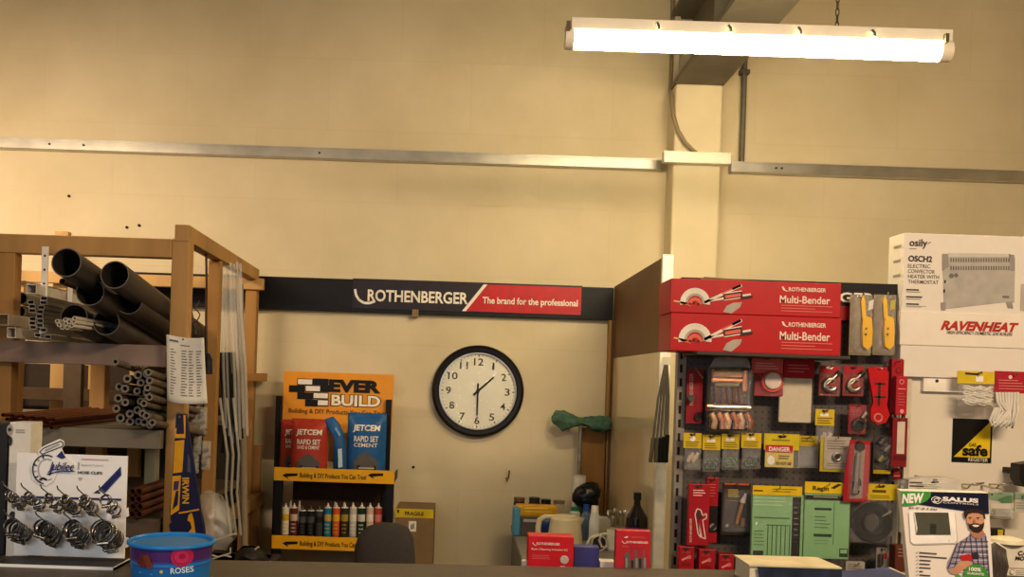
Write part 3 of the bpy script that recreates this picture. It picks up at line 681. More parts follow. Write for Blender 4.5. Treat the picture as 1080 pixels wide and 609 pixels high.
def grout(name, label, px0, px1, ptop, Y, zb, m, tm, words_, d=.05):
    a = W(px0, 470, Y).x; b = W(px1, 470, Y).x; z1 = W((px0+px1)/2, ptop, Y).z
    t = thing(name, label, 'bag', ((a+b)/2, Y, zb)); mb = MB(); sf = mb.pillow(a, b, zb, z1, Y, d, m, 12, 14, .03, .2); mb.obj('pouch', t)
    h = z1-zb; w = b-a; ww = mt('#e3dccb', .5); mb = MB()
    mb.box(a, b, Y-.003, Y+.003, z1-.012, z1+.006, m); mb.obj('top_seal', t)
    mb = MB()
    mb.text(words_[0], a+w*.16, b-w*.14, zb+h*.72, zb+h*.84, 0, ww, .03, .1, surf=sf)
    mb.text(words_[1], a+w*.2, b-w*.18, zb+h*.58, zb+h*.67, 0, ww, .02, surf=sf)
    mb.text(words_[2], a+w*.2, b-w*.2, zb+h*.50, zb+h*.56, 0, ww, .01, surf=sf); mb.obj('lettering', t)
    mb = MB(); g = mt('#57524e', .6); n = 10
    def quad(xa, xb, za, zb_, zc, zd, m, l=.004):
        V = []; 
        for k in range(5):
            f = k/4; z0_, z1_ = za+(zb_-za)*f, zd+(zc-zd)*f; V += [(xa, sf(xa, z0_)-l, z0_), (xb, sf(xb, z1_)-l, z1_)]
        mb.add(V, [(2*k, 2*k+1, 2*k+3, 2*k+2) for k in range(4)], m)
    top = lambda x: zb+h*(.26+.16*math.sin((x-a)/w*math.pi)**3)
    for j in range(n):
        xa, xb = a+w*(.2+.62*j/n), a+w*(.2+.62*(j+1)/n); quad(xa, xb, zb+h*.05, top(xa), top(xb), zb+h*.05, g)
    quad(a+w*.3, a+w*.78, zb+h*.06, zb+h*.22, zb+h*.22, zb+h*.06, mt('#262322', .6), .006)
    for j in range(3): quad(a+w*.34, a+w*.74, zb+h*(.08+.045*j), zb+h*(.1+.045*j), zb+h*(.1+.045*j), zb+h*(.08+.045*j), mt('#b7b0a2', .6), .008)
    mb.obj('printed_picture', t)
RB = mt('#a53626', .42, 0, .12, 20, .1); BB = mt('#22568c', .4, 0, .15, 20, .1)
grout('cement_bag', 'red cement pouch at the front left of the stand top shelf', 307, 346, 443, 5.52, SZ1, RB, None, ('JETCEM', 'RAPID SET', 'SAND & CEMENT'))
grout('cement_bag', 'red cement pouch mostly hidden behind the front red one', 296, 328, 444, 5.66, SZ1, RB, None, ('JETCEM', 'RAPID SET', 'SAND & CEMENT'), .04)
grout('cement_bag', 'blue cement pouch at the right of the stand top shelf', 366, 407, 437, 5.54, SZ1, BB, None, ('JETCEM', 'RAPID SET', 'CEMENT'))
# leaning narrow blue sachet
t = thing('blue_sachet', 'narrow bent blue sachet standing between the red and blue pouches', 'bag', W(357, 497, 5.52))
pl = Pl(5.52, 280, 380, 2.658); mb = MB(); z0 = SZ1
P = [pl.xz(*p) for p in ((166, 166), (190, 158), (206, 176), (222, 212), (226, 310), (190, 310), (196, 240), (188, 200), (172, 190))]
P = [(x, max(z, z0)) for x, z in P]; mb.puff(P, 5.52, .03, BB); mb.obj('pouch', t)
mb = MB(); pl2 = Pl(5.482, 280, 380, 2.658); pl2.poly(mb, [(203, 250), (214, 248), (216, 300), (204, 302)], mt('#bcd0dc', .5)); pl2.poly(mb, [(198, 188), (212, 210), (206, 214), (194, 194)], mt('#6fa3cf', .5)); mb.obj('print', t)
# sealant cartridges
CW = mt('#d9d2c2', .45)
cols = [('#d8ccb6', '#cba01c', '#8b2a22', 'white sealant tube with yellow and red label, first from the left on the stand'),
        ('#5b2426', '#c8b49a', '#4a1d1d', 'maroon sealant tube with a white cap, second from the left on the stand'),
        ('#19191b', '#4a4a4c', '#8c8484', 'black sealant tube, left one of the matching black pair on the stand'),
        ('#18181a', '#4a4a4c', '#8c8484', 'black sealant tube, right one of the matching black pair on the stand'),
        ('#3c3c3e', '#1d1d1f', '#59595b', 'dark grey sealant tube just left of the teal one'),
        ('#15728c', '#b89b58', '#0f5f78', 'teal sealant tube with white nozzle on the stand'),
        ('#c24f25', '#d9a31a', '#7a1f20', 'orange sealant tube with yellow band right of the teal one'),
        ('#2d2a22', '#a08830', '#3b372b', 'dark sealant tube with gold band right of the orange one'),
        ('#b7b2a4', '#d8d2c2', '#8d8a80', 'pale grey sealant tube near the middle right of the stand'),
        ('#12322a', '#c5c0ae', '#1a2a3a', 'dark green sealant tube with white cap on the stand'),
        ('#c9a994', '#d9cdbd', '#b08a76', 'pinkish white sealant tube, last but one at the right'),
        ('#b43a34', '#cf7a6d', '#8e2722', 'red sealant tube at the far right of the stand')]
for i, (c1, c2, c3, lab) in enumerate(cols):
    Y = 5.50; x = W(301+i*8.9, 550, Y).x; r = .0215; zt_ = W(301+i*8.9, 536 if i not in (2, 3, 4) else 539, Y).z; z = SZ2; H_ = zt_-z
    t = thing('sealant_tube', lab, 'tube', (x, Y, z), 'sealant tubes on the lower shelf')
    A, B, D = mt(c1, .45), mt(c2, .45), mt(c3, .45)
    mb = MB(); mb.lathe((x, Y, z), [(0, 0), (r, 0), (r, H_*.28, D), (r, H_*.66, A), (r, H_*.84, B), (r, H_, A), (r*.9, H_+.004, CW), (0, H_+.004, CW)], A, 20); mb.obj('cartridge', t)
    mb = MB(); mb.lathe((x, Y, z+H_), [(r*.45, .004), (r*.42, .012), (r*.22, .015), (r*.14, .028), (0, .028)], CW if i not in (2, 3, 4) else mt('#5c5c5c', .4), 12); mb.obj('nozzle', t)
    mb = MB()
    for k in range(3):
        zz = z+H_*(.35+.1*k); 
        mb.add([(x+r*1.01*math.sin(a), Y-r*1.01*math.cos(a), zz+q) for a in (-.6, -.2, .2, .6) for q in (0, .008)], [(0, 2, 3, 1), (2, 4, 5, 3), (4, 6, 7, 5)], B)
    mb.obj('label_print', t)
for i in range(9):
    if i in (2, 3, 4): continue
    Y = 5.60; x = W(306+i*9.4, 550, Y).x; H_ = W(306, 537, Y).z-SZ2; mb = MB(); r = .0215
    c = mt(('#6b2224', '#c3bcab', '#222', '#222', '#222', '#2a5a66', '#7b241f', '#27261f', '#c9c1ae')[i] if i not in (2, 3, 4) else '#222222', .5)
    mb.lathe((x, Y, SZ2), [(0, 0), (r, 0), (r, H_), (r*.4, H_+.004, CW), (r*.35, H_+.02, CW), (.004, H_+.05, CW), (0, H_+.05, CW)], c, 16)
    tag(mb.obj('sealant_tube', None, (x, Y, SZ2)), 'sealant tube in the second row behind the front ones', 'tube', 'second row of sealant tubes')
# carton right of the stand
def carton():
    Y = 5.5; x0, x1, _, zt_ = R(417, 537, 457, 600, Y); K = mt('#7d6549', .8, 0, .1, 10)
    t = thing('carton', 'brown cardboard carton with yellow taped top right of the stand', 'box', ((x0+x1)/2, Y, 0))
    mb = MB(); mb.box(x0, x1, Y, Y+.3, 0, W(437, 537, Y).z, K, .004); mb.obj('carton_body', t)
    pl = Pl(Y-.001); mb = MB(); a, b, c, d = pl.r(417, 537.5, 457, 546.5); mb.box(a-.001, b+.001, Y-.002, Y+.302, c, d+.001, mt('#c9ad1c', .5)); mb.obj('yellow_tape', t)
    mb = MB(); Pl(Y-.003).text(mb, 'FRAGILE', 427, 540, 447, 544, DARK, .02); Pl(Y-.003).rect(mb, 419, 538, 421, 541, DARK); mb.obj('tape_print', t)
    mb = MB(); pl.rect(mb, 431, 550, 439, 561, WHITE); Pl(Y-.002).poly(mb, [(433, 554), (437, 552), (437, 558), (433, 559)], mt('#8d8a84')); mb.obj('label_sticker', t)
carton()
# office chair whose back shows above the counter
def chair():
    Y = 4.7; c = W(406, 580, Y); t = thing('office_chair', 'dark rounded office chair back rising behind the counter', 'chair', (c.x, Y-.1, 0))
    F = mt('#3b3633', .8, 0, .1, 60); P = [W(x, y, Y) for x, y in ((374, 640), (373, 600), (374, 578), (378, 565), (388, 555), (403, 551), (420, 552), (431, 557), (436, 568), (438, 590), (438, 640), (425, 660), (388, 660))]
    mb = MB(); mb.puff([(p.x, p.z) for p in P], Y, .05, F); mb.obj('backrest', t)
    zb = min(p.z for p in P)
    mb = MB(); mb.box(c.x-.03, c.x+.03, Y+.03, Y+.045, .42, zb+.1, BLACK, .004); mb.obj('back_support', t)
    mb = MB(); mb.box(c.x-.2, c.x+.2, Y-.42, Y+.03, .43, .5, F, .03); mb.obj('seat', t)
    mb = MB(); mb.cyl((c.x, Y-.2, .09), (c.x, Y-.2, .43), .025, BLACK); mb.obj('gas_stem', t)
    for k in range(5):
        a = k*2*math.pi/5; e = Vector((c.x+.25*math.cos(a), Y-.2+.25*math.sin(a), .07)); mb = MB(); mb.cyl((c.x, Y-.2, .1), e, .022, BLACK, r1=.015, n=8); lg = mb.obj('leg', t)
        mb = MB(); mb.cyl((e.x-.012, e.y, .03), (e.x+.012, e.y, .03), .03, BLACK, n=14); mb.obj('caster', lg)
chair()

# ------------------------------------------------------------------ partition, tea counter
PXX = .947
def partition():
    t = thing('partition', 'tall partition of brown board above glossy cream panel beside the tea counter', 'partition', (PXX+.02, 5.2, 0)); zt_ = EYE+.617; zm = W(694, 372, 4.6).z
    Yn, Yf = 4.56, 5.995
    mb = MB(); mb.box(PXX, PXX+.02, Yn, Yf, zm, zt_, mt('#6b5030', .6, 0, .2, 3, 0, .3, (1, .3, 1))); mb.obj('brown_panel', t)
    m = mt('#d8c79e', .07, 0, .04, 3, 0, .9); mb = MB(); mb.box(PXX-.004, PXX+.02, Yn, Yf, 0, zm, m); mb.obj('glossy_panel', t)
    mb = MB(); mb.box(PXX-.006, PXX+.046, Yn-.035, Yn, 0, zt_+.01, mt('#ddd5c2', .4), .003); mb.obj('white_edge_trim', t)
    mb = MB(); mb.box(PXX+.02, PXX+.04, Yn, Yf, 0, zt_, mt('#b9ad94', .6)); mb.obj('far_panel', t)
    mb = MB(); x = W(647, 420, 5.95).x; mb.box(x-.045, PXX-.006, 5.93, 5.995, W(640, 527, 5.9).z-.2, W(640, 338, 5.95).z, wood('#9a7440')); mb.obj('timber_stud', t)
    mb = MB(); mb.box(PXX-.02, PXX+.0, 5.915, 5.93, .70, W(640, 338, 5.95).z, mt('#5a3c1e', .6)); mb.obj('edge_strip', t)
partition()
TZ = .70; TX0 = .345
def tea_unit():
    t = thing('sink_cabinet', 'low grey cabinet carrying the tea things beside the partition', 'cabinet', ((TX0+.93)/2, 5.4, 0)); G = mt('#6d685e', .45)
    mb = MB(); mb.box(TX0-.01, .935, 4.53, 5.92, TZ-.03, TZ, mt('#7b776d', .35), .004); mb.obj('worktop', t)
    mb = MB(); mb.box(TX0, .93, 4.57, 5.90, .08, TZ-.03, G); mb.obj('body', t)
    mb = MB(); mb.box(TX0+.03, .90, 4.62, 5.88, 0, .08, DARK); mb.obj('plinth', t)
    for a, b in ((TX0+.005, .632), (.638, .925)):
        mb = MB(); mb.box(a, b, 4.55, 4.57, .1, TZ-.05, G, .003); d = mb.obj('door', t)
        mb = MB(); mb.cyl(((a+b)/2-.05, 4.53, .6), ((a+b)/2+.05, 4.53, .6), .006, STEEL); mb.obj('handle', d)
tea_unit()
def jar(px, Y, r, top, glass, lid, label, lh=.02):
    x = W(px, 550, Y).x; zt_ = W(px, top, Y).z; h = zt_-TZ
    t = thing('jar', label, 'jar', (x, Y, TZ))
    mb = MB(); mb.lathe((x, Y, TZ), [(0, 0), (r, 0), (r, h-lh-.015), (r*.85, h-lh), (0, h-lh)], glass, 20); mb.obj('jar_body', t)
    mb = MB(); mb.lathe((x, Y, TZ), [(r*.9, h-lh), (r*.95, h-lh), (r*.95, h), (0, h)], lid, 20); mb.obj('lid', t)
jar(547, 5.72, .035, 525, mt('#3d2416', .25), mt('#6a4a2a', .4), 'coffee jar with brown lid at the left of the tea counter')
jar(563, 5.72, .035, 525, mt('#3a3228', .25), mt('#2b2924', .4), 'jar with dull dark lid, second from the left')
jar(575, 5.70, .032, 527, mt('#1d1613', .25), mt('#151314', .4), 'dark jar with black lid, third from the left')
jar(589, 5.70, .036, 528, clear(.14, .1, .1), mt('#7a6a4a', .4), 'clear glass jar with gold lid behind the kettle')
# yellow and blue packet, dark blue packet
Y = 5.5; t = thing('biscuit_packet', 'long yellow packet with light blue ends lying before the jars', 'packet', W(564, 560, Y)); 
a, b, c, d = R(544, 534, 588, 546, Y)
mb = MB(); mb.box(a, b, Y, Y+.1, c, d, mt('#d09a18', .35), .012); mb.obj('yellow_side', t)
mb = MB(); a2, b2, c2, d2 = R(541, 535, 549, 563, Y); mb.box(a2, b2, Y-.006, Y+.09, TZ, d2, mt('#4d8fae', .35), .01); mb.obj('blue_end', t)
mb = MB(); a3, b3, _, _ = R(549, 546, 586, 562, Y); mb.box(a3, b3, Y+.004, Y+.09, TZ, c+.005, mt('#57524a', .5), .006); mb.obj('grey_base', t)
mb = MB(); Pl(Y-.001).rect(mb, 552, 548, 566, 551, mt('#b9aab0')); Pl(Y-.002).lines(mb, 553, 536, 585, 543, 2, mt('#e6c457'), .3); mb.obj('print', t)
Y = 5.35; a, b, c, d = R(568, 545, 583, 563, Y); mb = MB(); mb.pillow(a, b, TZ, d, Y, .03, mt('#14306e', .35, 0, .2), wob=.3); tag(mb.obj('blue_packet', None, ((a+b)/2, Y, TZ)), 'small dark blue packet left of the kettle', 'packet')
# kettle
def kettle():
    Y = 5.16; IV = mt('#cbbd98', .35, var=.03); cx = W(596, 560, Y).x; zt_ = W(596, 545.5, Y).z; h = zt_-TZ; r0, r1 = .098, .082
    t = thing('kettle', 'cream plastic kettle with a big handle on the tea counter', 'kettle', (cx, Y, TZ))
    mb = MB(); mb.lathe((cx, Y, TZ), [(0, 0), (r0, 0), (r0, .02), (r1, h-.01), (r1*.9, h), (0, h+.002)], IV, 32); mb.obj('kettle_body', t)
    mb = MB(); mb.lathe((cx, Y, TZ), [(r1*.75, h), (r1*.7, h+.008), (.02, h+.012), (0, h+.012)], IV, 28); mb.obj('lid', t)
    mb = MB(); z = TZ+h; mb.sweep([(cx-r1*.5, Y, z-.002), (cx-.11, Y, z-.002), (cx-.14, Y, z-.02), (cx-.147, Y, z-.06), (cx-.147, Y, z-.12), (cx-.13, Y, z-.15), (cx-.09, Y, z-.155)], [.012, .014, .016, .016, .015, .014, .012], IV, 10); mb.obj('handle', t)
    mb = MB(); mb.add([(cx+r1*.8, Y-.03, z), (cx+r1*.8, Y+.03, z), (cx+r1+.025, Y, z+.0), (cx+r1*.9, Y-.02, z-.06), (cx+r1*.9, Y+.02, z-.06)], [(0, 2, 1), (0, 3, 2), (2, 3, 4), (1, 2, 4)], IV, True); mb.obj('spout', t)
kettle()
def bottle(name, label, px, Y, prof, m, capm, cap, base=None, lab=None):
    x = W(px, 550, Y).x; t = thing(name, label, 'bottle', (x, Y, TZ if base is None else base)); z = TZ if base is None else base
    mb = MB(); mb.lathe((x, Y, z), prof, m, 24); mb.obj('bottle_body', t)
    mb = MB(); mb.lathe((x, Y, z), cap, capm, 16); mb.obj('cap', t)
    if lab: mb = MB(); mb.lathe((x, Y, z), lab[0], lab[1], 24); mb.obj('label_band', t)
hz = lambda py, Y: W(610, py, Y).z-TZ
h = hz(538, 5.6); bottle('milk_bottle', 'pale bottle with a green cap behind the kettle', 606, 5.6, [(0, 0), (.032, 0), (.032, h-.02), (.02, h), (0, h)], mt('#c6c8b6', .35), mt('#1c7a50', .4), [(.024, h-.012), (.024, h+.014), (0, h+.014)])
h = hz(536, 5.45); bottle('spray_bottle', 'clear blue bottle with blue cap between green-capped and white bottles', 618, 5.45, [(0, 0), (.035, 0), (.035, h-.06), (.016, h-.02), (.014, h), (0, h)], mt('#4a6484', .2, spec=.6), mt('#274a9a', .4), [(.018, h-.015), (.018, h+.02), (0, h+.02)])
h = hz(537, 5.3); bottle('washing_up_bottle', 'white plastic bottle with white cap right of the kettle', 627, 5.3, [(0, 0), (.03, 0), (.03, h-.07), (.022, h-.02), (.018, h), (0, h)], mt('#d5d6cc', .35), WHITE, [(.021, h-.02), (.02, h+.02), (0, h+.02)])
h = hz(522, 4.72); bottle('drink_bottle', 'dark bottle with purple label standing against the partition', 671.5, 4.72, [(0, 0), (.055, 0), (.056, h*.6), (.053, h*.7), (.034, h*.79), (.017, h*.88), (.015, h), (0, h)], mt('#161316', .15, spec=.6), mt('#1a1818', .4), [(.02, h-.015), (.02, h+.02), (0, h+.02)], None, ([(.0565, h*.3), (.0575, h*.31), (.0575, h*.565), (.057, h*.575)], mt('#5a2146', .4)))
# paper roll, black bag, white tub, cutlery pot, mugs
Y = 5.78; a, b, c, d = R(603, 502, 617, 560, Y); mb = MB(); x = (a+b)/2; r = (b-a)/2; mb.lathe((x, Y, TZ), [(.018, 0), (r, 0), (r, d-TZ), (.018, d-TZ), (.018, 0)], mt('#d8d0bc', .8), 24); tag(mb.obj('paper_roll', None, (x, Y, TZ)), 'white paper roll standing behind the black bag', 'roll')
Y = 5.66; P = [Pl(Y, 530, 500, 5.59).xz(*p) for p in ((415, 115), (440, 80), (475, 58), (520, 50), (560, 62), (582, 95), (578, 130), (560, 150), (565, 200), (540, 215), (500, 205), (470, 208), (440, 185), (412, 160))]
zlow = min(p[1] for p in P)
mb = MB(); mb.puff(P, Y, .07, mt('#131317', .3, 0, .3, 12)); o = mb.obj('black_bag', None, (P[7][0], Y, zlow)); tag(o, 'bunched black plastic bag below the upturned green mop', 'bag'); crumple(o, .03)
mb = MB(); P = [(P[0][0]+.03, zlow+.06), (P[5][0]-.02, zlow+.06), (P[5][0]-.02, TZ), (P[0][0]+.03, TZ)]; 
mb.box(P[0][0], P[1][0], Y-.03, Y+.03, TZ, zlow+.05, mt('#35312c', .5), .01); tag(mb.obj('dark_tin', None, ((P[0][0]+P[1][0])/2, Y, TZ)), 'dark tin under the bunched black bag', 'tin')
Y = 5.5; a, b, c, d = R(631, 545, 647, 562, Y); mb = MB(); mb.box(a, b, Y, Y+.08, TZ, d, mt('#c4bba4', .5), .006); mb.box(a-.003, b+.003, Y-.003, Y+.083, d-.012, d, WHITE, .003); tag(mb.obj('white_tub', None, ((a+b)/2, Y, TZ)), 'small white lidded tub left of the cutlery mug', 'tub')
def cup(label, px, Y, r, top, m, hs=1, rot=None):
    x = W(px, 565, Y).x; h = W(px, top, Y).z-TZ; t = thing('mug', label, 'mug', (x, Y, TZ))
    mb = MB(); mb.lathe((x, Y, TZ), [(0, .0), (r*.9, 0), (r, .01), (r, h), (r*.9, h), (r*.86, .012), (0, .012)], m, 24); mb.obj('mug_body', t)
    mb = MB(); z = TZ+h/2; mb.sweep([(x+hs*r*.95, Y-.01, z+h*.3), (x+hs*(r+.03), Y-.02, z+h*.3), (x+hs*(r+.042), Y-.02, z), (x+hs*(r+.028), Y-.02, z-h*.3), (x+hs*r*.95, Y-.01, z-h*.32)], .007, m, 8); mb.obj('handle', t)
    return t, x, h
MW = mt('#d3ccb9', .3)
cup('white mug with its handle to the left, beside the red tool pack', 648, 5.12, .042, 559, MW, -1)
t, x, h = cup('white mug full of cutlery in front of the dark bottle', 652, 5.36, .046, 556, mt('#b8b09c', .35), 1)
for k in range(11):
    a = k*2.4; rr = .028; b = Vector((x+rr*.5*math.cos(a), 5.36+rr*.5*math.sin(a), TZ+.02)); e = Vector((x+.055*math.cos(a), 5.36+.03*math.sin(a), TZ+h+.05+.03*((k*5) % 4)/4))
    s = thing('teaspoon', 'steel spoon standing in the cutlery mug', 'spoon', b, 'cutlery in the mug')
    mb = MB(); mb.sweep([b, b.lerp(e, .6), e], [.0025, .003, .004], STEEL, 6); mb.obj('handle', s)
    mb = MB(); d_ = (e-b).normalized(); mb.sweep([e-d_*.002, e+d_*.01, e+d_*.025, e+d_*.036], [.004, .011, .012, .003], STEEL, 8); mb.obj('bowl', s)
# mug lying on its side with handle up
Y = 5.1; t = thing('mug', 'white mug lying on its side in front of the bottles', 'mug', W(628, 577, Y)); pl = Pl(Y, 530, 500, 5.59)
c = pl.p(570, 385); mb = MB(); r = .042; zc = TZ+r
mb.lathe((c.x, Y+.03, zc), [(0, -.06), (r*.9, -.06), (r, -.04), (r, .04), (r*.88, .04), (r*.85, -.05), (0, -.05)], MW, 24, 'y'); mb.obj('mug_body', t)
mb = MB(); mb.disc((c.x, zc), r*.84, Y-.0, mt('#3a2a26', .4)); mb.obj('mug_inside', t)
mb = MB(); mb.sweep([(c.x-.02, Y, zc+r*.8), (c.x-.05, Y-.01, zc+.03), (c.x-.075, Y-.02, zc-.02), (c.x-.05, Y-.02, zc-.036), (c.x-.02, Y, zc-.036)], .007, MW, 8); mb.obj('handle', t)
# upside-down mop
def mop():
    Y = 5.86; pl = Pl(Y, 520, 420, 3.22); xp = pl.xz(297, 100)[0]
    t = thing('floor_mop', 'upturned flat mop with green head leaning in the corner', 'mop', (xp, Y, TZ)); G = mt('#4a6854', .9, 0, .3, 40, .3)
    mb = MB(); z = pl.xz(297, 95)[1]; mb.cyl((xp, Y, TZ), (xp, Y, z), .011, mt('#8a867c', .35, .4), n=12); mb.obj('pole', t)
    mb = MB(); zz = pl.xz(297, 203)[1]; mb.cyl((xp, Y, zz-.02), (xp, Y, zz+.02), .015, STEEL, n=12); mb.obj('collar', t)
    P = [pl.xz(*p) for p in ((200, 62), (213, 42), (240, 46), (270, 60), (298, 68), (330, 64), (365, 60), (396, 64), (402, 80), (398, 104), (372, 116), (345, 112), (320, 98), (298, 90), (268, 98), (236, 112), (214, 92), (198, 76))]
    mb = MB(); mb.puff(P, Y-.01, .05, G); o = mb.obj('mop_head', t); crumple(o, .04)
mop()
mb = MB(); x0, x1, z0, z1 = R(611, 452, 640, 528, 5.9); mb.box(x0, x1, 5.93, 5.948, TZ, z1, wood('#8a6230', 4), .002); tag(mb.obj('plywood_board', None, (x0, 5.93, TZ)), 'brown plywood board standing behind the upturned mop', 'board')
# brush bundle hanging on the partition end
def rods():
    Y = 4.46; xh, zh = W(703, 378, Y).x, W(703, 378, Y).z
    t = thing('flue_brush', 'bundle of grey rods with black brush ends hanging on the white edge', 'brush', W(697, 490, Y))
    mb = MB(); mb.cyl((xh, 4.52, zh), (xh, Y-.01, zh), .004, STEEL, n=8); mb.obj('hook', t)
    for k, (px, py) in enumerate(((689, 462), (693, 462), (697, 462), (701, 461), (704, 459))):
        mb = MB(); e = W(px, py, Y-.004*k); mb.sweep([(xh, Y, zh), Vector((xh, Y, zh)).lerp(e, .5)+Vector((.004*(k-2), 0, 0)), e], .006, mt('#5d564a', .4), 6); mb.obj('rod', t)
        mb = MB(); e2 = W(px-1.5 if k else px-3, 488, Y); mb.cyl(e, e2, .010, mt('#161514', .9) if k > 1 else mt('#57503f', .6), n=10); mb.obj('bristle_tip', t)
    mb = MB(); a, b, c, d = R(699, 377, 708, 385, Y-.01); mb.box(a, b, Y-.012, Y-.008, c, d, mt('#b8ae98')); mb.obj('tie_tag', t)
rods()

for k, (px, py) in enumerate(((436, 493), (73, 207), (134, 240), (147, 238))):
    p = W(px, py, 6.0); mb = MB(); mb.cyl((p.x, 5.992, p.z), (p.x, 6.0, p.z), .009, mt('#2d2118', .8), n=10); tag(mb.obj('wall_plug', None, p), ('small dark wall plug low on the wall between carton and clock', 'small dark wall plug high on the wall above the rack, lone one', 'small dark plug just above the rack top, left of its pair', 'small dark plug just above the rack top, right of its pair')[k], 'plug')
p = W(537, 497, 5.99); mb = MB(); mb.sweep([p, p+Vector((0, -.02, -.01)), p+Vector((-.004, -.022, -.04)), p+Vector((-.012, -.02, -.065)), p+Vector((-.018, -.02, -.04))], .005, mt('#6b4a2c', .6), 6); tag(mb.obj('wall_hook', None, p), 'small rusty hook on the wall above the coffee jars', 'hook')
# ------------------------------------------------------------------ dark pegboard display on the right
GY = 3.60
GL, GR_ = W(712, 450, GY).x, W(944, 450, GY).x
def pegmat():
    m = bpy.data.materials.new('pegboard_grey'); m.use_nodes = True; nt = m.node_tree; N = nt.nodes; b = N['Principled BSDF']
    tc = N.new('ShaderNodeTexCoord'); mp = N.new('ShaderNodeMapping'); mp.inputs['Scale'].default_value = (40, 40, 40)
    nt.links.new(tc.outputs['Object'], mp.inputs['Vector'])
    fr = N.new('ShaderNodeVectorMath'); fr.operation = 'FRACTION'; nt.links.new(mp.outputs['Vector'], fr.inputs[0])
    sb = N.new('ShaderNodeVectorMath'); sb.operation = 'SUBTRACT'; sb.inputs[1].default_value = (.5, .5, .5); nt.links.new(fr.outputs[0], sb.inputs[0])
    ml = N.new('ShaderNodeVectorMath'); ml.operation = 'MULTIPLY'; ml.inputs[1].default_value = (1, 0, 1); nt.links.new(sb.outputs[0], ml.inputs[0])
    ln = N.new('ShaderNodeVectorMath'); ln.operation = 'LENGTH'; nt.links.new(ml.outputs[0], ln.inputs[0])
    lt = N.new('ShaderNodeMath'); lt.operation = 'LESS_THAN'; lt.inputs[1].default_value = .16; nt.links.new(ln.outputs['Value'], lt.inputs[0])
    mx = N.new('ShaderNodeMix'); mx.data_type = 'RGBA'; mx.inputs[6].default_value = (*lin('#4a423b'), 1); mx.inputs[7].default_value = (*lin('#26211e'), 1)
    nt.links.new(lt.outputs[0], mx.inputs[0]); nt.links.new(mx.outputs[2], b.inputs['Base Color']); b.inputs['Roughness'].default_value = .55
    return m
def gondola():
    t = thing('display_gondola', 'tall dark pegboard shop display right of the partition', 'display', ((GL+GR_)/2, GY, 0)); G = mt('#3d3631', .5)
    zt_ = W(920, 300, GY).z; zh0 = W(920, 335, GY).z
    mb = MB(); mb.box(GL+.03, GR_-.01, GY, GY+.012, .2, zh0, pegmat()); mb.obj('pegboard', t)
    for x in (GL, GR_-.02):
        mb = MB(); mb.box(x, x+.032, GY-.012, GY+.03, 0, zh0+.0, mt('#8f877a', .4, .3)); u = mb.obj('upright', t)
        mb = MB()
        z = .3
        while z < zh0-.05:
            mb.flat([(x+.008, z), (x+.018, z), (x+.018, z+.03), (x+.008, z+.03)], GY-.0128, mt('#141212')); z += .052
        mb.obj('slots', u)
    mb = MB(); mb.box(GL, GR_+.006, GY-.03, GY+.01, zh0-.02, zt_, mt('#0d0c0d', .5), .003); mb.obj('header_board', t)
    mb = MB(); mb.box(GL, GR_, GY-.34, GY+.03, .08, .2, G, .004); mb.obj('base_shelf', t)
    mb = MB(); mb.box(GL+.02, GR_-.02, GY-.30, GY+.03, 0, .08, DARK); mb.obj('plinth', t)
    pl = Pl(GY-.031, 700, 285, 4.154); mb = MB(); L = mt('#e2dccd', .4); pl.text(mb, 'ROTHENBERGER', 300, 92, 925, 136, L, .03); mb.obj('lettering', t)
    mb = MB(); pl.poly(mb, [(560, 150), (1010, 165), (1010, 225), (530, 215)], mt('#8d1318')); mb.obj('red_panel', t)
    zs = W(800, 374, 3.45).z; mb = MB(); mb.box(GL+.01, W(890, 370, 3.4).x, 3.34, GY-.03, zs-.012, zs, G, .002); mb.obj('shelf', t)
    return t, zs
GON, GZS = gondola()
def pin(px, py, Yf, end=True):
    a = W(px, py, Yf); mb = MB(); mb.sweep([(a.x, GY, a.z+.002), (a.x, Yf+.01, a.z), (a.x, Yf-.022, a.z+.002), (a.x, Yf-.03, a.z+.012)], .0022, STEEL, 6); mb.obj('hook', GON)
REDC = mt('#9e1824', .4, 0, .06); RED2 = mt('#aa1e2c', .4, 0, .06); CORAL = mt('#c8524c', .45); PINK = mt('#d98a80', .5)
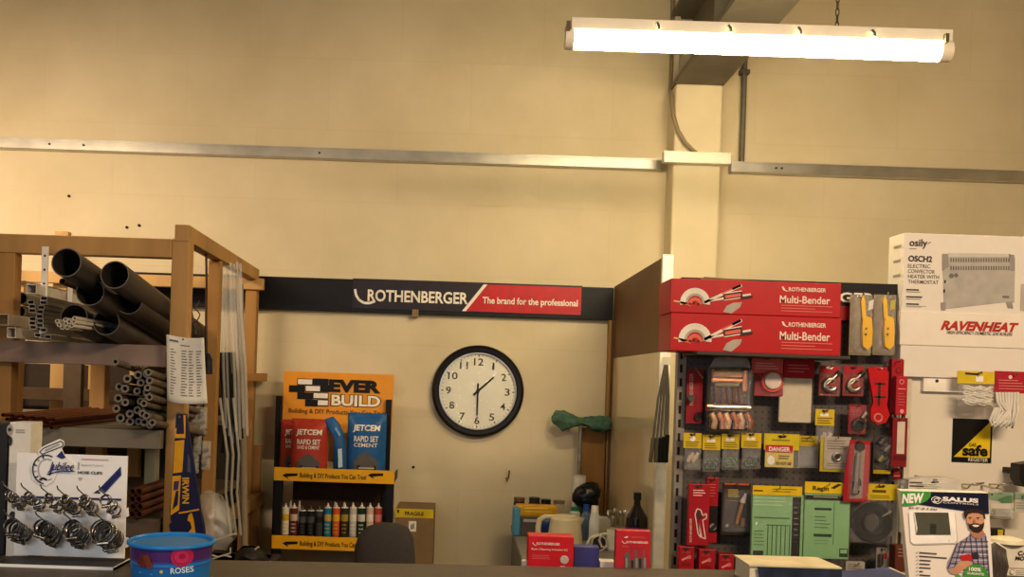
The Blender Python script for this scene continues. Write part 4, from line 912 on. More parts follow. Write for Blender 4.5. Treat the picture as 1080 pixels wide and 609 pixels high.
# two long boxes
def bender(py0, py1, label, z0=None):
    Y = 3.36; x0, x1, c, d = R(707, py0, 887, py1, Y)
    if z0 is not None: d = z0+(d-c); c = z0
    t = thing('pipe_bender_box', label, 'box', ((x0+x1)/2, Y+.1, c)); mb = MB(); mb.box(x0, x1, Y, Y+.2, c, d, mt('#b01a1e', .38, 0, .04), .003); mb.obj('box_body', t)
    cz = (c+d)/2; s = lambda u, v: (x0+(x1-x0)*u, c+(d-c)*v); P = Pl(Y)
    L = mt('#e6c8b8', .4); mb = MB()
    def tx(st, u0, u1, v0, v1, b, sl=0): a, z_ = s(u0, v0); a2, z2 = s(u1, v1); mb.text(st, a, a2, z_, z2, Y-.002, L, b)
    tx('Multi-Bender', .64, .935, .38, .60, .02); tx('ROTHENBERGER', .69, .91, .73, .85, .03); mb.obj('lettering', t)
    mb = MB(); q = [s(.648, .86), s(.658, .76), s(.68, .72), s(.69, .73), s(.672, .76), s(.66, .86)]; mb.flat(q, Y-.002, L)
    for k in range(3): a, z_ = s(.65, .30-.08*k); a2, z2 = s(.95-.1*(k % 2), .325-.08*k); mb.flat([(a, z_), (a2, z_), (a2, z2), (a, z2)], Y-.002, mt('#cf6a5c'))
    mb.obj('print', t)
    # picture of the tool
    mb = MB(); W1, G1, K1, O1 = mt('#dcd2c0'), mt('#a89c8c'), mt('#3b2320'), mt('#cf5a48')
    def arc(uc, vc, r, w, m, lift, a0=0., a1=math.pi):
        x, z = s(uc, vc); n = 14; pts = [(x+r*math.cos(a0+(a1-a0)*k/n), z+r*math.sin(a0+(a1-a0)*k/n)) for k in range(n+1)]+[(x+(r-w)*math.cos(a1-(a1-a0)*k/n), z+(r-w)*math.sin(a1-(a1-a0)*k/n)) for k in range(n+1)]
        mb.flat(pts, Y-lift, m)
    hgt = d-c
    arc(.145, .30, hgt*.44, hgt*.16, W1, .002, -.1, 3.3); arc(.145, .30, hgt*.28, hgt*.07, G1, .002, -.1, 3.3); arc(.145, .26, hgt*.20, hgt*.10, mt('#d9604c'), .002, 0, 3.1)
    for k in range(3): x, z = s(.115+.025*k, .30-.03*(k != 1)); mb.disc((x, z), hgt*.035, Y-.003, K1)
    def bar(u0, v0, u1, v1, w, m, lift): 
        a, b_ = Vector(s(u0, v0)), Vector(s(u1, v1)); dd = (b_-a).normalized(); n_ = Vector((-dd.y, dd.x))*hgt*w/2; mb.flat([tuple(a+n_), tuple(b_+n_), tuple(b_-n_), tuple(a-n_)], Y-lift, m)
    bar(.20, .32, .415, .86, .075, W1, .002); bar(.30, .60, .41, .86, .045, O1, .003); bar(.36, .74, .41, .86, .07, K1, .003)
    bar(.21, .36, .47, .60, .06, W1, .002); bar(.31, .50, .42, .60, .22, W1, .0025); bar(.31, .50, .42, .60, .17, K1, .003); bar(.32, .50, .41, .58, .09, O1, .0035); bar(.41, .48, .48, .54, .08, K1, .003)
    q = [s(.31, .06), s(.36, .02), s(.41, .22), s(.42, .36), s(.37, .34), s(.33, .24)]; mb.flat(q, Y-.002, G1)
    bar(.06, .30, .12, .22, .06, O1, .002); bar(.02, .34, .10, .28, .04, mt('#d8b06a'), .002)
    mb.obj('tool_picture', t)
    return c, d
c1, d1 = bender(332, 372, 'lower of the two long red tool boxes on the dark display', GZS)
bender(297, 333, 'upper of the two long red tool boxes on the dark display', d1+.001)
zb_ = W(760, 297.5, 3.4).z
x0 = W(738, 294, 3.45).x; x1 = W(792, 294, 3.45).x; zt3 = d1+.001+(W(800, 297, 3.36).z-W(800, 333, 3.36).z)
mb = MB(); mb.prism([(x0, zt3), (x1, zt3), (x1, zt3+.008), (x0+.01, zt3+.016)], 3.42, 3.47, mt('#5d5a3c', .6)); tag(mb.obj('flat_strip', None, (x0, 3.45, zt3)), 'thin olive strip lying on top of the upper red box', 'strip')
# generic pack helpers
def base(name, label, cat, x0, y0, x1, y1, Y, group=None, pn=True):
    a, b, c, d = R(x0, y0, x1, y1, Y); t = thing(name, label, cat, ((a+b)/2, Y, c), group)
    if pn: pin((x0+x1)/2, y0+3, Y)
    return t, Pl(Y)
def card(t, x0, y0, x1, y1, Y, m, th=.003, name='backing_card', bev=0):
    a, b, c, d = R(x0, y0, x1, y1, Y); mb = MB(); mb.box(a, b, Y, Y+th, c, d, m, bev); return mb.obj(name, t)
def blister(t, x0, y0, x1, y1, Y, dep, m=None, name='blister'):
    a, b, c, d = R(x0, y0, x1, y1, Y); mb = MB(); mb.box(a, b, Y-dep, Y-.0005, c, d, m or CLR, min(.008, dep*.4)); return mb.obj(name, t)
def hole(mb, pl, x, y, m=None, w=5): pl.poly(mb, [(x-w, y-1), (x-w*.3, y-1.8), (x, y-.4), (x+w*.3, y-1.8), (x+w, y-1), (x+w*.6, y+1.2), (x-w*.6, y+1.2)], m or DARK, .0015)
# row 1: red carded tool at far left
Y = 3.55; t, pl = base('carded_tool', 'red carded tool with sideways writing, upper left corner of the dark display', 'tool pack', 723, 389, 742, 448, Y)
card(t, 724, 390, 741, 447, Y, mt('#86161c', .45))
def vtext(pl, s, x0, y0, x1, y1, m, lift=.002, bold=.01, down=False):
    vs, fs = tmesh(s, bold, 0); mb = MB(); V = []
    for u, v in vs:
        if down: p = pl.p(x0+(x1-x0)*v, y0+(y1-y0)*u)
        else: p = pl.p(x0+(x1-x0)*(1-v), y1+(y0-y1)*u)
        V.append((p.x, pl.Y-lift, p.z))
    mb.add(V, fs, m); return mb
vtext(pl, 'ROTHENBERGER', 727, 394, 731, 428, mt('#b98a80')).obj('lettering', t)
mb = MB(); a = pl.p(727, 420); mb.cyl((a.x, Y-.035, a.z), (a.x, Y-.003, a.z), .012, mt('#4a4842', .5)); a2 = pl.p(736, 440); mb.cyl((a2.x, Y-.012, a2.z), (a2.x, Y-.001, a2.z), .014, mt('#2b2524', .5)); mb.obj('tool', t)
mb = MB(); mb.sweep([pl.p(733, 388), pl.p(737, 394), pl.p(742, 399)], .003, STEEL, 6); mb.obj('tool_arm', t)
# large clamshell of copper fittings
def clam():
    Y = 3.50; t, pl = base('fittings_clamshell', 'large clear clamshell of shiny copper fittings under the red boxes', 'fittings pack', 744, 374, 793, 457, Y)
    a, b, c, d = R(745, 387, 792, 456, Y); mb = MB(); mb.box(a, b, Y-.045, Y+.01, c, d, clear(.10, .12, .0), .014); mb.obj('clamshell', t)
    mb = MB(); P = [pl.xz(*p) for p in ((748, 388), (752, 379), (760, 375), (778, 374), (788, 379), (791, 388))]; mb.prism(P, Y-.012, Y-.008, clear(.2, .12, .05)); mb.obj('hang_tab', t)
    CO = mt('#c87a44', .36, .8, .25, 40, .2); CB = mt('#e2b474', .33, .8, .2, 40, .3)
    card(t, 748, 389, 789, 454, Y+.004, mt('#3a2b22', .6))
    for (x0, y0, x1, y1, m) in ((753, 389, 783, 398, CB), (752, 399, 784, 404, CO), (755, 404, 780, 408, mt('#6b5a20', .4)), (784, 391, 789, 413, CO), (746, 426, 792, 434, mt('#ecd3a0', .18, 1., .15, 40, .3))):
        a, b, c, d = R(x0, y0, x1, y1, Y-.03); mb = MB(); mb.cyl((a, Y-.018, (c+d)/2), (b, Y-.018, (c+d)/2), (d-c)/2, m, n=14) if b-a > d-c else mb.cyl(((a+b)/2, Y-.018, c), ((a+b)/2, Y-.018, d), (b-a)/2, m, n=14); mb.obj('copper_fitting', t)
    for k in range(5):
        p0, p1 = pl.p(756+k*6, 409), pl.p(756+k*6, 425); mb = MB(); mb.cyl((p0.x, Y-.015, p0.z), (p1.x, Y-.015, p1.z), .008, mt('#6e3a2a', .3, .9, .2), n=12); mb.obj('copper_tube', t)
    for k in range(6):
        p0, p1 = pl.p(749+k*7.2, 436), pl.p(751+k*7.2+(k % 2)*2, 452); mb = MB(); mb.sweep([(p0.x, Y-.02, p0.z), ((p0.x+p1.x)/2+.008, Y-.024, (p0.z+p1.z)/2), (p1.x, Y-.018, p1.z)], .011, CO if k % 2 else CB, 10); mb.obj('copper_elbow', t)
clam()
# red-topped packs
Y = 3.52; t, pl = base('tape_pack', 'coral-topped bag holding a white roll on red, beside the clamshell', 'tape pack', 793, 374, 827, 419, Y)
card(t, 793, 375, 826, 394, Y, CORAL); mb = MB(); hole(mb, pl, 809, 378); pl.lines(mb, 797, 383, 822, 391, 3, PINK, .4); mb.obj('print', t)
card(t, 796, 394, 826, 418, Y+.004, mt('#8f1a1c', .5), name='card_insert')
a = pl.p(814, 402); mb = MB(); mb.lathe((a.x, Y, a.z), [(0, -.002), (.03, -.002), (.03, .018), (.022, .02), (0, .02)], mt('#d8c6b4', .5), 24, 'y'); mb.obj('tape_roll', t)
mb = MB(); mb.torus((a.x, Y-.006, a.z-.003), .036, .006, mt('#c2483a', .4)); mb.obj('red_ring', t)
blister(t, 795, 394, 827, 419, Y, .026)
Y = 3.53; t, pl = base('pad_pack', 'red-topped pack with a plain beige pad hanging below it', 'pad pack', 824, 375, 859, 447, Y)
card(t, 827, 376, 859, 399, Y, REDC); mb = MB(); hole(mb, pl, 843, 379); pl.lines(mb, 831, 385, 855, 395, 3, mt('#c2655c'), .35); mb.obj('print', t)
card(t, 822, 399, 856, 446, Y, mt('#c3b493', .7, 0, .05, 60, .1), .012, 'pad', .003); blister(t, 821, 399, 858, 447, Y, .008)
# pipe cutter blisters
def cutter(x0, lab, bright):
    Y = 3.53; t, pl = base('pipe_cutter_pack', lab, 'tool pack', x0, 385, x0+24, 419, Y); c = card(t, x0+1, 386, x0+23, 418, Y, mt('#8f2a28', .45) if not bright else mt('#8a3a30', .45))
    mb = MB(); pl.rect(mb, x0+3, 387, x0+21, 393, RED2); hole(mb, pl, x0+12, 388.5, WHITE if bright else None, 4); pl.rect(mb, x0+2, 408, x0+22, 416, mt('#5a2a26')); mb.obj('print', t)
    a = pl.p(x0+12, 406); S = STEEL if bright else mt('#a8978a', .35, .8)
    mb = MB(); n = 18; pts = [(a.x+.021*math.cos(.9+k*(2*math.pi-1.4)/n), Y-.01, a.z+.021*math.sin(.9+k*(2*math.pi-1.4)/n)) for k in range(n+1)]; mb.sweep(pts, .009, S, 8); mb.obj('cutter_jaw', t)
    mb = MB(); p, q = pl.p(x0+5, 408), pl.p(x0+20, 394); mb.cyl((p.x, Y-.012, p.z), (q.x, Y-.012, q.z), .006, S, n=10); mb.cyl((q.x-.006, Y-.012, q.z-.006), (q.x+.004, Y-.012, q.z+.004), .010, DARK, n=10); mb.obj('cutter_handle', t)
    blister(t, x0+1, 394, x0+23, 418, Y, .026)
cutter(863, 'red carded blister with a shiny round pipe cutter, left one of the two', True)
cutter(888, 'red carded blister with a duller round pipe cutter, right one of the two', False)
# long red tool with black slot
def slot_tool():
    Y = 3.50; t, pl = base('red_hand_tool', 'long red tool pack with black slot and round foot, upper right of the display', 'tool pack', 915, 387, 937, 448, Y)
    card(t, 918, 387, 936, 400, Y+.006, REDC, name='header_card'); mb = MB(); hole(mb, Pl(Y+.006), 927, 389.5, WHITE, 4); mb.obj('print', t)
    mb = MB(); P = [pl.xz(*p) for p in ((914, 389), (922, 387), (936, 392), (935, 420), (934, 428), (937, 438), (933, 446), (924, 448), (917, 443), (917, 432), (920, 424))]; mb.prism(P, Y-.012, Y+.004, mt('#b3191f', .35)); mb.obj('tool_body', t)
    mb = MB(); Pp = Pl(Y-.0125); Pp.rect(mb, 926, 404, 928.5, 428, DARK); Pp.rect(mb, 923, 404, 934, 406, DARK); Pp.rect(mb, 922, 418, 934, 420, DARK); mb.obj('slot', t)
    mb = MB(); a = Pp.p(926, 441); mb.torus((a.x, Y-.013, a.z), .014, .004, mt('#c7746a', .4)); mb.obj('ring', t)
slot_tool()
# red boxes at the right-hand edge
Y = 3.50; t, pl = base('red_tool_box', 'narrow red box at the top right corner of the display', 'tool pack', 940, 379, 954, 404, Y)
a, b, c, d = R(940, 379, 953, 437, Y+.02); mb = MB(); mb.box(a, b, Y+.02, Y+.05, c, d, REDC, .003); mb.obj('box_body', t)
mb = MB(); P2 = Pl(Y+.019); P2.disc(mb, 948, 391, 3.4, mt('#6e1216')); P2.disc(mb, 948, 391, 2.2, REDC, .0015); mb.obj('print', t)
t, pl = base('red_tool_box', 'narrow red box hung in front of the corner one, with white print', 'tool pack', 945, 397, 957, 438, Y, None, False)
a, b, c, d = R(945, 397, 957, 438, Y-.02); mb = MB(); mb.box(a, b, Y-.02, Y+.012, c, d, RED2, .003); mb.obj('box_body', t)
mb = MB(); P2 = Pl(Y-.021); pl_ = mt('#d98f86'); P2.disc(mb, 951, 403, 2.6, pl_); P2.disc(mb, 951, 403, 1.9, RED2, .0015); P2.rect(mb, 947, 410, 955, 411, pl_); P2.lines(mb, 947, 415, 955, 430, 5, mt('#c75a54'), .3); P2.disc(mb, 951, 434, 2.2, pl_); mb.obj('print', t)
Y = 3.50; t, pl = base('red_tool_box', 'dark red box with a pale window panel at the right display edge', 'tool pack', 940, 440, 957, 493, Y)
a, b, c, d = R(941, 441, 957, 493, Y); mb = MB(); mb.box(a, b, Y, Y+.03, c, d, mt('#7c1518', .45), .003); mb.obj('box_body', t)
mb = MB(); pl.rect(mb, 946, 445, 954, 479, mt('#cdbca8', .5)); pl.rect(mb, 942, 481, 956, 486, mt('#5a0e12')); mb.obj('window_panel', t)
# small red card with dark fitting
Y = 3.52; t, pl = base('carded_fitting', 'small red card with a dark round fitting below the pipe cutters', 'fittings pack', 893, 426, 915, 460, Y)
card(t, 895, 427, 913, 458, Y, mt('#8a1a20', .45)); a = pl.p(904, 448); mb = MB(); mb.lathe((a.x, Y, a.z), [(0, 0), (.024, 0), (.024, .02), (.015, .024), (.012, .01), (0, .01)], mt('#24201d', .5), 20, 'y'); mb.obj('round_fitting', t)
a, b_ = pl.p(908, 441), pl.p(912, 435); mb = MB(); mb.cyl((a.x, Y-.012, a.z), (b_.x, Y-.012, b_.z), .008, mt('#8d8478', .4, .6), n=10); mb.obj('fitting_stem', t)
mb = MB(); pl.lines(mb, 897, 430, 911, 436, 3, mt('#c2655c'), .35); mb.obj('print', t); blister(t, 894, 427, 914, 459, Y, .03)
# yellow-headed bags
def ybag(x0, y0, x1, y1, yh, lab, kind, Y=3.53, g='small yellow-headed bags on the dark display'):
    t, pl = base('bagged_fitting', lab, 'bag', x0, y0, x1, y1, Y, g); card(t, x0, y0, x1, yh, Y, mt('#c9ab1e', .5))
    mb = MB(); m = (x0+x1)/2; hole(mb, pl, m, y0+2, None, 3.5)
    if kind == 'eye': pl.disc(mb, m, y0+6, 3, WHITE)
    else: pl.rect(mb, m-5, y0+4.5, m+4, y0+7.5, WHITE)
    pl.lines(mb, x0+2, y0+9, x1-2, yh-.5, 3, mt('#6f5c1a'), .35); mb.obj('print', t)
    a, b, c, d = R(x0+.5, yh, x1-.5, y1, Y); mb = MB(); mb.pillow(a, b, c, d, Y+.002, .014, clear(.08, .18, .07), wob=.4, top=.2); mb.obj('bag', t)
    cc = {'eye': '#bfae94', 'ring': '#2e4a3c', 'green': '#5b7a66', 'white': '#b6ab97', 'none': '#9a917f'}[kind]
    for k in range(4):
        p = pl.p(x0+(x1-x0)*(.3+.14*k), y1-6-3*(k % 2)-(6 if kind == 'eye' else 0)); mb = MB()
        if kind in ('ring', 'green'): mb.torus((p.x, Y, p.z), .012, .003, mt(cc, .5), (.3*k, 1, .2), 14, 6)
        else: mb.cyl((p.x-.004, Y, p.z-.012), (p.x+.004, Y-.003, p.z+.012), .007, mt(cc, .5), n=10)
        mb.obj('fitting', t)
ybag(721, 457, 740, 496, 473, 'leftmost of the four small yellow-headed bags, pale fittings inside', 'eye')
ybag(741, 459, 760, 498, 475, 'second of the four small yellow-headed bags, dark rings at its bottom', 'ring')
ybag(761, 458, 780, 496, 474, 'third of the four small yellow-headed bags, greenish contents', 'green')
ybag(782, 457, 803, 495, 473, 'fourth small yellow-headed bag, next to the red danger card', 'ring', 3.515)
ybag(860, 432, 880, 469, 449, 'yellow-headed small bag hanging alone below the round cutter blister', 'white', 3.51, None)
def dsign():
    Y = 3.52; t, pl = base('warning_tag_pack', 'yellow and red danger card pack in the middle of the display', 'sign pack', 805, 457, 843, 494, Y); pl = Pl(Y, 710, 365, 4.513)
    card(t, 806, 458, 843, 475, Y, mt('#c5b21f', .5)); card(t, 807, 470, 837, 493, Y-.003, mt('#d3ba22', .5), name='danger_card')
    p3 = Pl(Y-.004, 710, 365, 4.513); mb = MB(); hole(mb, Pl(Y), 825, 461, None, 5); p3.text(mb, 'DO NOT USE', 488, 553, 562, 568, DARK, .03); p3.lines(mb, 500, 522, 555, 545, 2, mt('#5a4a18'), .5); p3.disc(mb, 465, 545, 17, WHITE, ry=22)
    pl.lines(mb, 470, 447, 560, 460, 1, mt('#6f6a1a'), .4); mb.obj('print', t)
    mb = MB(); p3.rect(mb, 440, 473, 570, 509, mt('#b01c20', .45)); mb.obj('red_band', t); mb = MB(); p3.text(mb, 'DANGER', 455, 481, 556, 503, mt('#e5cfc0'), .04, lift=.002); mb.obj('lettering', t)
    blister(t, 806, 475, 843, 494, Y-.004, .008, clear(.08, .2, .03))
dsign()
Y = 3.55; t, pl = base('bagged_fitting', 'yellow-headed flat bag tucked behind the danger card', 'bag', 842, 459, 862, 494, Y); card(t, 842, 460, 863, 471, Y, mt('#b59a1e', .5)); mb = MB(); pl.lines(mb, 845, 462, 860, 468, 2, mt('#6f5c1a'), .4); mb.obj('print', t)
a, b, c, d = R(842, 471, 863, 494, Y); mb = MB(); mb.pillow(a, b, c, d, Y, .01, clear(.12, .25, .12), wob=.3); mb.obj('bag', t)
Y = 3.49; t, pl = base('carded_fitting', 'white-faced blister with a small ring on yellow card, low centre right', 'fittings pack', 866, 460, 897, 498, Y)
card(t, 865, 462, 896, 498, Y+.004, mt('#b09a25', .5)); card(t, 869, 461, 897, 495, Y, mt('#a79b88', .5), name='face_card'); mb = MB(); pl.lines(mb, 872, 465, 894, 476, 4, mt('#6b6052'), .3); pl.lines(mb, 872, 489, 894, 494, 2, mt('#6b6052'), .3); mb.obj('print', t)
a = pl.p(882, 482); mb = MB(); mb.torus((a.x, Y-.008, a.z), .013, .005, STEEL); mb.obj('ring_fitting', t); mb = MB(); mb.lathe((a.x, Y-.004, a.z), [(0, 0), (.008, 0), (.008, .006), (0, .006)], DARK, 12, 'y'); mb.obj('ring_core', t); blister(t, 868, 461, 897, 497, Y, .022)
def redlong():
    Y = 3.44; t, pl = base('tube_cutter_pack', 'red strip pack with a grey tool held between two red bars', 'tool pack', 888, 463, 920, 531, Y); pl = Pl(Y, 840, 365, 4.508); p3 = Pl(Y, 700, 490, 4.154)
    a = W(905, 470, Y)
    mb = MB(); P = [W(x, y, Y) for x, y in ((897, 464), (918, 466), (917, 492), (915, 530), (889, 529), (891, 500), (896, 470))]; mb.prism([(p.x, p.z) for p in P], Y, Y+.004, REDC); mb.obj('backing_card', t)
    mb = MB(); P = [W(x, y, Y) for x, y in ((901, 474), (912, 475), (909, 526), (896, 526))]; mb.flat([(p.x, p.z) for p in P], Y-.001, mt('#8d7d6e')); mb.obj('window_panel', t)
    c = W(906, 471, Y); mb = MB(); mb.lathe((c.x, Y, c.z), [(0, 0), (.017, 0), (.017, .012), (0, .012)], mt('#2a2524', .5), 20, 'y'); mb.obj('knob', t)
    p, q = W(904, 478, Y), W(900, 520, Y); mb = MB(); mb.cyl((p.x, Y-.012, p.z), (q.x, Y-.012, q.z), .010, mt('#8f867b', .4, .5), n=12); mb.obj('tool_shaft', t)
    c = W(902, 512, Y); mb = MB(); mb.sweep([(c.x+.012*math.cos(k*.7), Y-.014, c.z+.03*math.sin(k*.7)) for k in range(9)], .004, DARK, 6); mb.obj('tool_grip', t)
    blister(t, 893, 468, 916, 528, Y, .024, clear(.05, .12, .01))
redlong()
Y = 3.54; t, pl = base('carded_fitting', 'dark fittings on a black card with a yellow foot, right of the red strip pack', 'fittings pack', 920, 458, 940, 501, Y)
card(t, 921, 459, 939, 500, Y, mt('#3a3430', .5)); mb = MB(); pl.rect(mb, 921, 496, 939, 500, mt('#b59a1e')); mb.obj('yellow_foot', t)
for k, (x, y, r) in enumerate(((928, 466, .014), (933, 474, .016), (927, 484, .013), (934, 488, .012))):
    a = pl.p(x, y); mb = MB(); mb.cyl((a.x-.008, Y-.014, a.z-.01), (a.x+.008, Y-.012, a.z+.01), r, mt(('#2b2725', '#4d463f', '#5c5a3a', '#22201f')[k], .4, .3), n=12); mb.obj('fitting', t)
blister(t, 921, 460, 939, 495, Y, .035, clear(.05, .12, .01))
# gold-yellow foot visible between rows and second small red card
for (x0, y0, x1, y1, c, lab) in ((942, 494, 950, 507, '#8a151a', 'small red card at the right edge above the tape coil'),):
    t, pl = base('small_red_card', lab, 'card', x0, y0, x1, y1, 3.55); card(t, x0, y0, x1, y1, 3.55, mt(c, .45)); mb = MB(); pl = Pl(3.55); pl.lines(mb, x0+1, y0+4, x1-1, y1-2, 2, mt('#c2655c'), .35); mb.obj('print', t)
# yellow-handled knives on silver cards over the header
for k, (x0, lab) in enumerate(((896, 'yellow-handled trimming knife on a silver card, left one of the pair'), (921, 'yellow-handled trimming knife on a silver card, right one of the pair'))):
    Y = 3.53; t, pl = base('knife_pack', lab, 'knife', x0, 311, x0+24, 375, Y, 'yellow knives on the black header', False)
    card(t, x0, 311, x0+23.5, 375, Y, mt('#aaa08a', .25, .8, .25, 50, .15)); pl = Pl(Y-.001); p4 = Pl(Y-.002)
    mb = MB(); YK = mt('#e6b40c', .35); cx = x0+(17 if k == 0 else 15)-.5
    P = [pl.xz(*p) for p in ((cx-4, 337), (cx, 334), (cx+5, 336), (cx+6, 350), (cx+5, 365), (cx+1, 369), (cx-4, 366), (cx-5, 350))]; mb.prism(P, Y-.018, Y-.002, YK); mb.obj('knife_handle', t)
    mb = MB(); P = [pl.xz(*p) for p in ((cx-4, 336), (cx+0, 335), (cx-1, 318), (cx-2.5, 312), (cx-5, 318))]; mb.prism(P, Y-.010, Y-.004, YK); mb.obj('blade_guard', t)
    mb = MB(); p5 = Pl(Y-.019); p5.disc(mb, cx+1, 347, 1.2, DARK); p5.disc(mb, cx+.5, 353, 1.3, DARK); mb.obj('screw', t)
    mb = MB(); pl.poly(mb, [(cx+4, 318), (cx+9, 316), (cx+8, 326), (cx+3, 328)], mt('#b7a52c' if k else '#d8d2c2')); pl.poly(mb, [(cx+6, 330), (cx+8, 331), (cx+7, 337), (cx+5, 336)], mt('#8a7f3a')); mb.obj('print', t)
    blister(t, x0+1, 313, x0+23, 374, Y, .026, clear(.05, .12, .0))
    pin(x0+12, 313, Y)
# row 3
def plier(x0, y0, x1, y1, Y, lab, dark):
    t, pl = base('plier_pack', lab, 'tool pack', x0, y0, x1, y1, Y); a, b, c, d = R(x0, y0, x1, y1, Y); mb = MB(); mb.box(a, b, Y, Y+.025, c, d, REDC, .002); mb.obj('box_body', t); pl = Pl(Y-.001)
    W1 = mt('#e3c3b4'); mb = MB(); hole(mb, pl, (x0+x1)/2, y0+2.5, None, 4)
    if not dark:
        pl.lines(mb, x0+5, y0+6, x1-4, y0+14, 3, W1, .35)
        pl.line(mb, [(x0+7, y0+32), (x0+9, y0+26), (x0+13, y0+27), (x0+15, y0+33), (x0+19, y0+31), (x0+19, y0+36), (x0+15, y0+38), (x0+18, y0+58), (x0+14, y0+56), (x0+11, y0+40), (x0+13, y0+57), (x0+10, y0+52), (x0+8, y0+38), (x0+7, y0+32)], 1.1, W1)
        pl.poly(mb, [(x0+9, y0+28), (x0+13, y0+28), (x0+15, y0+35), (x0+11, y0+38), (x0+8, y0+34)], mt('#4a2a26'))
    else:
        pl.rect(mb, x0+1, y0+30, x1-.5, y0+58, mt('#1a1517')); pl.disc(mb, x0+7, y0+52, 3.6, mt('#8d8378'), .0015); pl.poly(mb, [(x0+3, y0+54), (x0+9, y0+48), (x0+11, y0+52), (x0+5, y0+57)], DARK, .002)
        pl.lines(mb, x0+2, y0+7, x1-2, y0+22, 5, mt('#c75a54'), .3)
    mb.obj('print', t); 
    if not dark: vtext(pl, 'ROTHENBERGER', x0+1.2, y0+36, x0+3.4, y1-4, W1, .002).obj('lettering', t)
plier(726, 511, 748, 576, 3.47, 'red pliers pack with a drawn pair of pliers, lower left of the display', False)
plier(745, 504, 757, 573, 3.52, 'red and black pack just behind the pliers pack', True)
def brushp():
    Y = 3.53; pl0 = Pl(Y, 760, 490, 5.114); t, pl = base('paste_brush_pack', 'dark brown carded pack with a small paste brush and orange top', 'brush pack', 760, 508, 792, 565, Y); card(t, 761, 510, 791, 565, Y, mt('#2c211c', .45))
    mb = MB(); pl0.rect(mb, 22, 102, 154, 112, mt('#b0502c')); pl0.lines(mb, 40, 135, 110, 180, 4, mt('#a8922c'), .5); pl0.lines(mb, 40, 195, 90, 205, 1, mt('#7a6a3a'), .4); pl0.disc(mb, 35, 330, 9, mt('#8d7a5c')); pl0.rect(mb, 110, 290, 130, 335, mt('#8d6a3c')); mb.obj('print', t)
    a, b_, c_ = pl0.p(80, 320), pl0.p(112, 205), pl0.p(132, 155); mb = MB(); mb.cyl((a.x, Y-.012, a.z), (b_.x, Y-.012, b_.z), .0075, mt('#8a5f34', .4), n=10); mb.obj('brush_handle', t)
    mb = MB(); mb.cyl((b_.x, Y-.012, b_.z), (c_.x, Y-.012, c_.z), .012, mt('#b9b3a6', .5), r1=.004, n=10); mb.obj('brush_tip', t); blister(t, 761, 516, 791, 562, Y, .024, clear(.05, .12, .01))
brushp()
GRN = mt('#7fae78', .55, 0, .05); GRN2 = mt('#3d5c3c', .5); DK2 = mt('#2a3a2a', .5)
def green(x0, y0, x1, y1, yh, lab, kind):
    Y = 3.46; t, pl = base('test_sheet_pack', lab, 'stationery pack', x0, y0, x1, y1, Y); card(t, x0+1, y0, x1-1, yh, Y-.004, mt('#d6b21a', .5), name='header_card')
    a, b, c, d = R(x0, yh-1, x1, y1, Y); mb = MB(); mb.box(a, b, Y, Y+.02, c, d, GRN, .003); mb.obj('green_pad', t)
    mb = MB(); ph = Pl(Y-.0045)
    if kind == 0:
        pl.lines(mb, x0+2, yh+2, x1-15, yh+13, 3, mt('#a3c49a'), .3); pl.rect(mb, x0+2, 546, x1-14, 547.2, GRN2)
        for k in range(6): pl.rect(mb, x0+16+k*4.6, 555, x0+17+k*4.6, 586, GRN2)
        pl.rect(mb, x0+15, 554, x0+41, 555, GRN2); pl.rect(mb, x0+1, 581, x0+12, 586, DK2)
        pl.rect(mb, x1-12, 525, x1-3, 587, mt('#1f1c1a')); pl.poly(mb, [(x0+4, 551), (x0+6, 551), (x0+5, 554), (x0+4, 554)], WHITE); pl.lines(mb, x0+2, 560, x0+13, 578, 5, GRN2, .2); pl.lines(mb, x1-10, 535, x1-5, 570, 6, mt('#6d665c'), .2)
    else:
        pl.rect(mb, x0+1, yh+2, x1-4, yh+7, mt('#1f241c')); pl.lines(mb, x0+10, yh+3, x1-8, yh+6, 1, mt('#8d947c'), .4)
        pl.rect(mb, x0+11, 536, x0+29, 538.5, DK2); pl.rect(mb, x0+10, 563.5, x0+29, 566.5, DK2); pl.lines(mb, x0+11, 545, x0+28, 560, 4, GRN2, .22); pl.lines(mb, x0+10, 570, x0+28, 576, 2, mt('#62905f'), .25)
        pl.rect(mb, x0+31, 530, x0+31.6, 575, GRN2); pl.rect(mb, x1-11, 579, x1-2, 588, DK2); pl.rect(mb, x1-10, 580, x1-3, 584, GRN, .002)
    mb.obj('printed_form', t); mb = MB()
    if kind: ph.text(mb, 'Regin', x0+9, y0+4, x0+26, y0+10, mt('#4a3c14'), .03); ph.poly(mb, [(x0+28, y0+6), (x0+36, y0+1.5), (x0+40, y0+2.5), (x0+32, y0+7)], DARK)
    else: ph.lines(mb, x0+2, y0+4, x0+12, y0+7, 1, mt('#5a4a14'), .5); ph.lines(mb, x0+22, y0+3, x1-5, y0+8, 2, mt('#8a751a'), .3)
    mb.obj('header_print', t)
    blister(t, x0-1, yh-1, x1+1, y1+.5, Y, .006, clear(.05, .15, .0))
green(793, 513, 847, 588, 523, 'green form pad pack with a yellow top and black side strip, left one', 0)
green(848, 509, 896, 590, 521, 'green form pad pack with yellow header, right one beside the tape coil', 1)
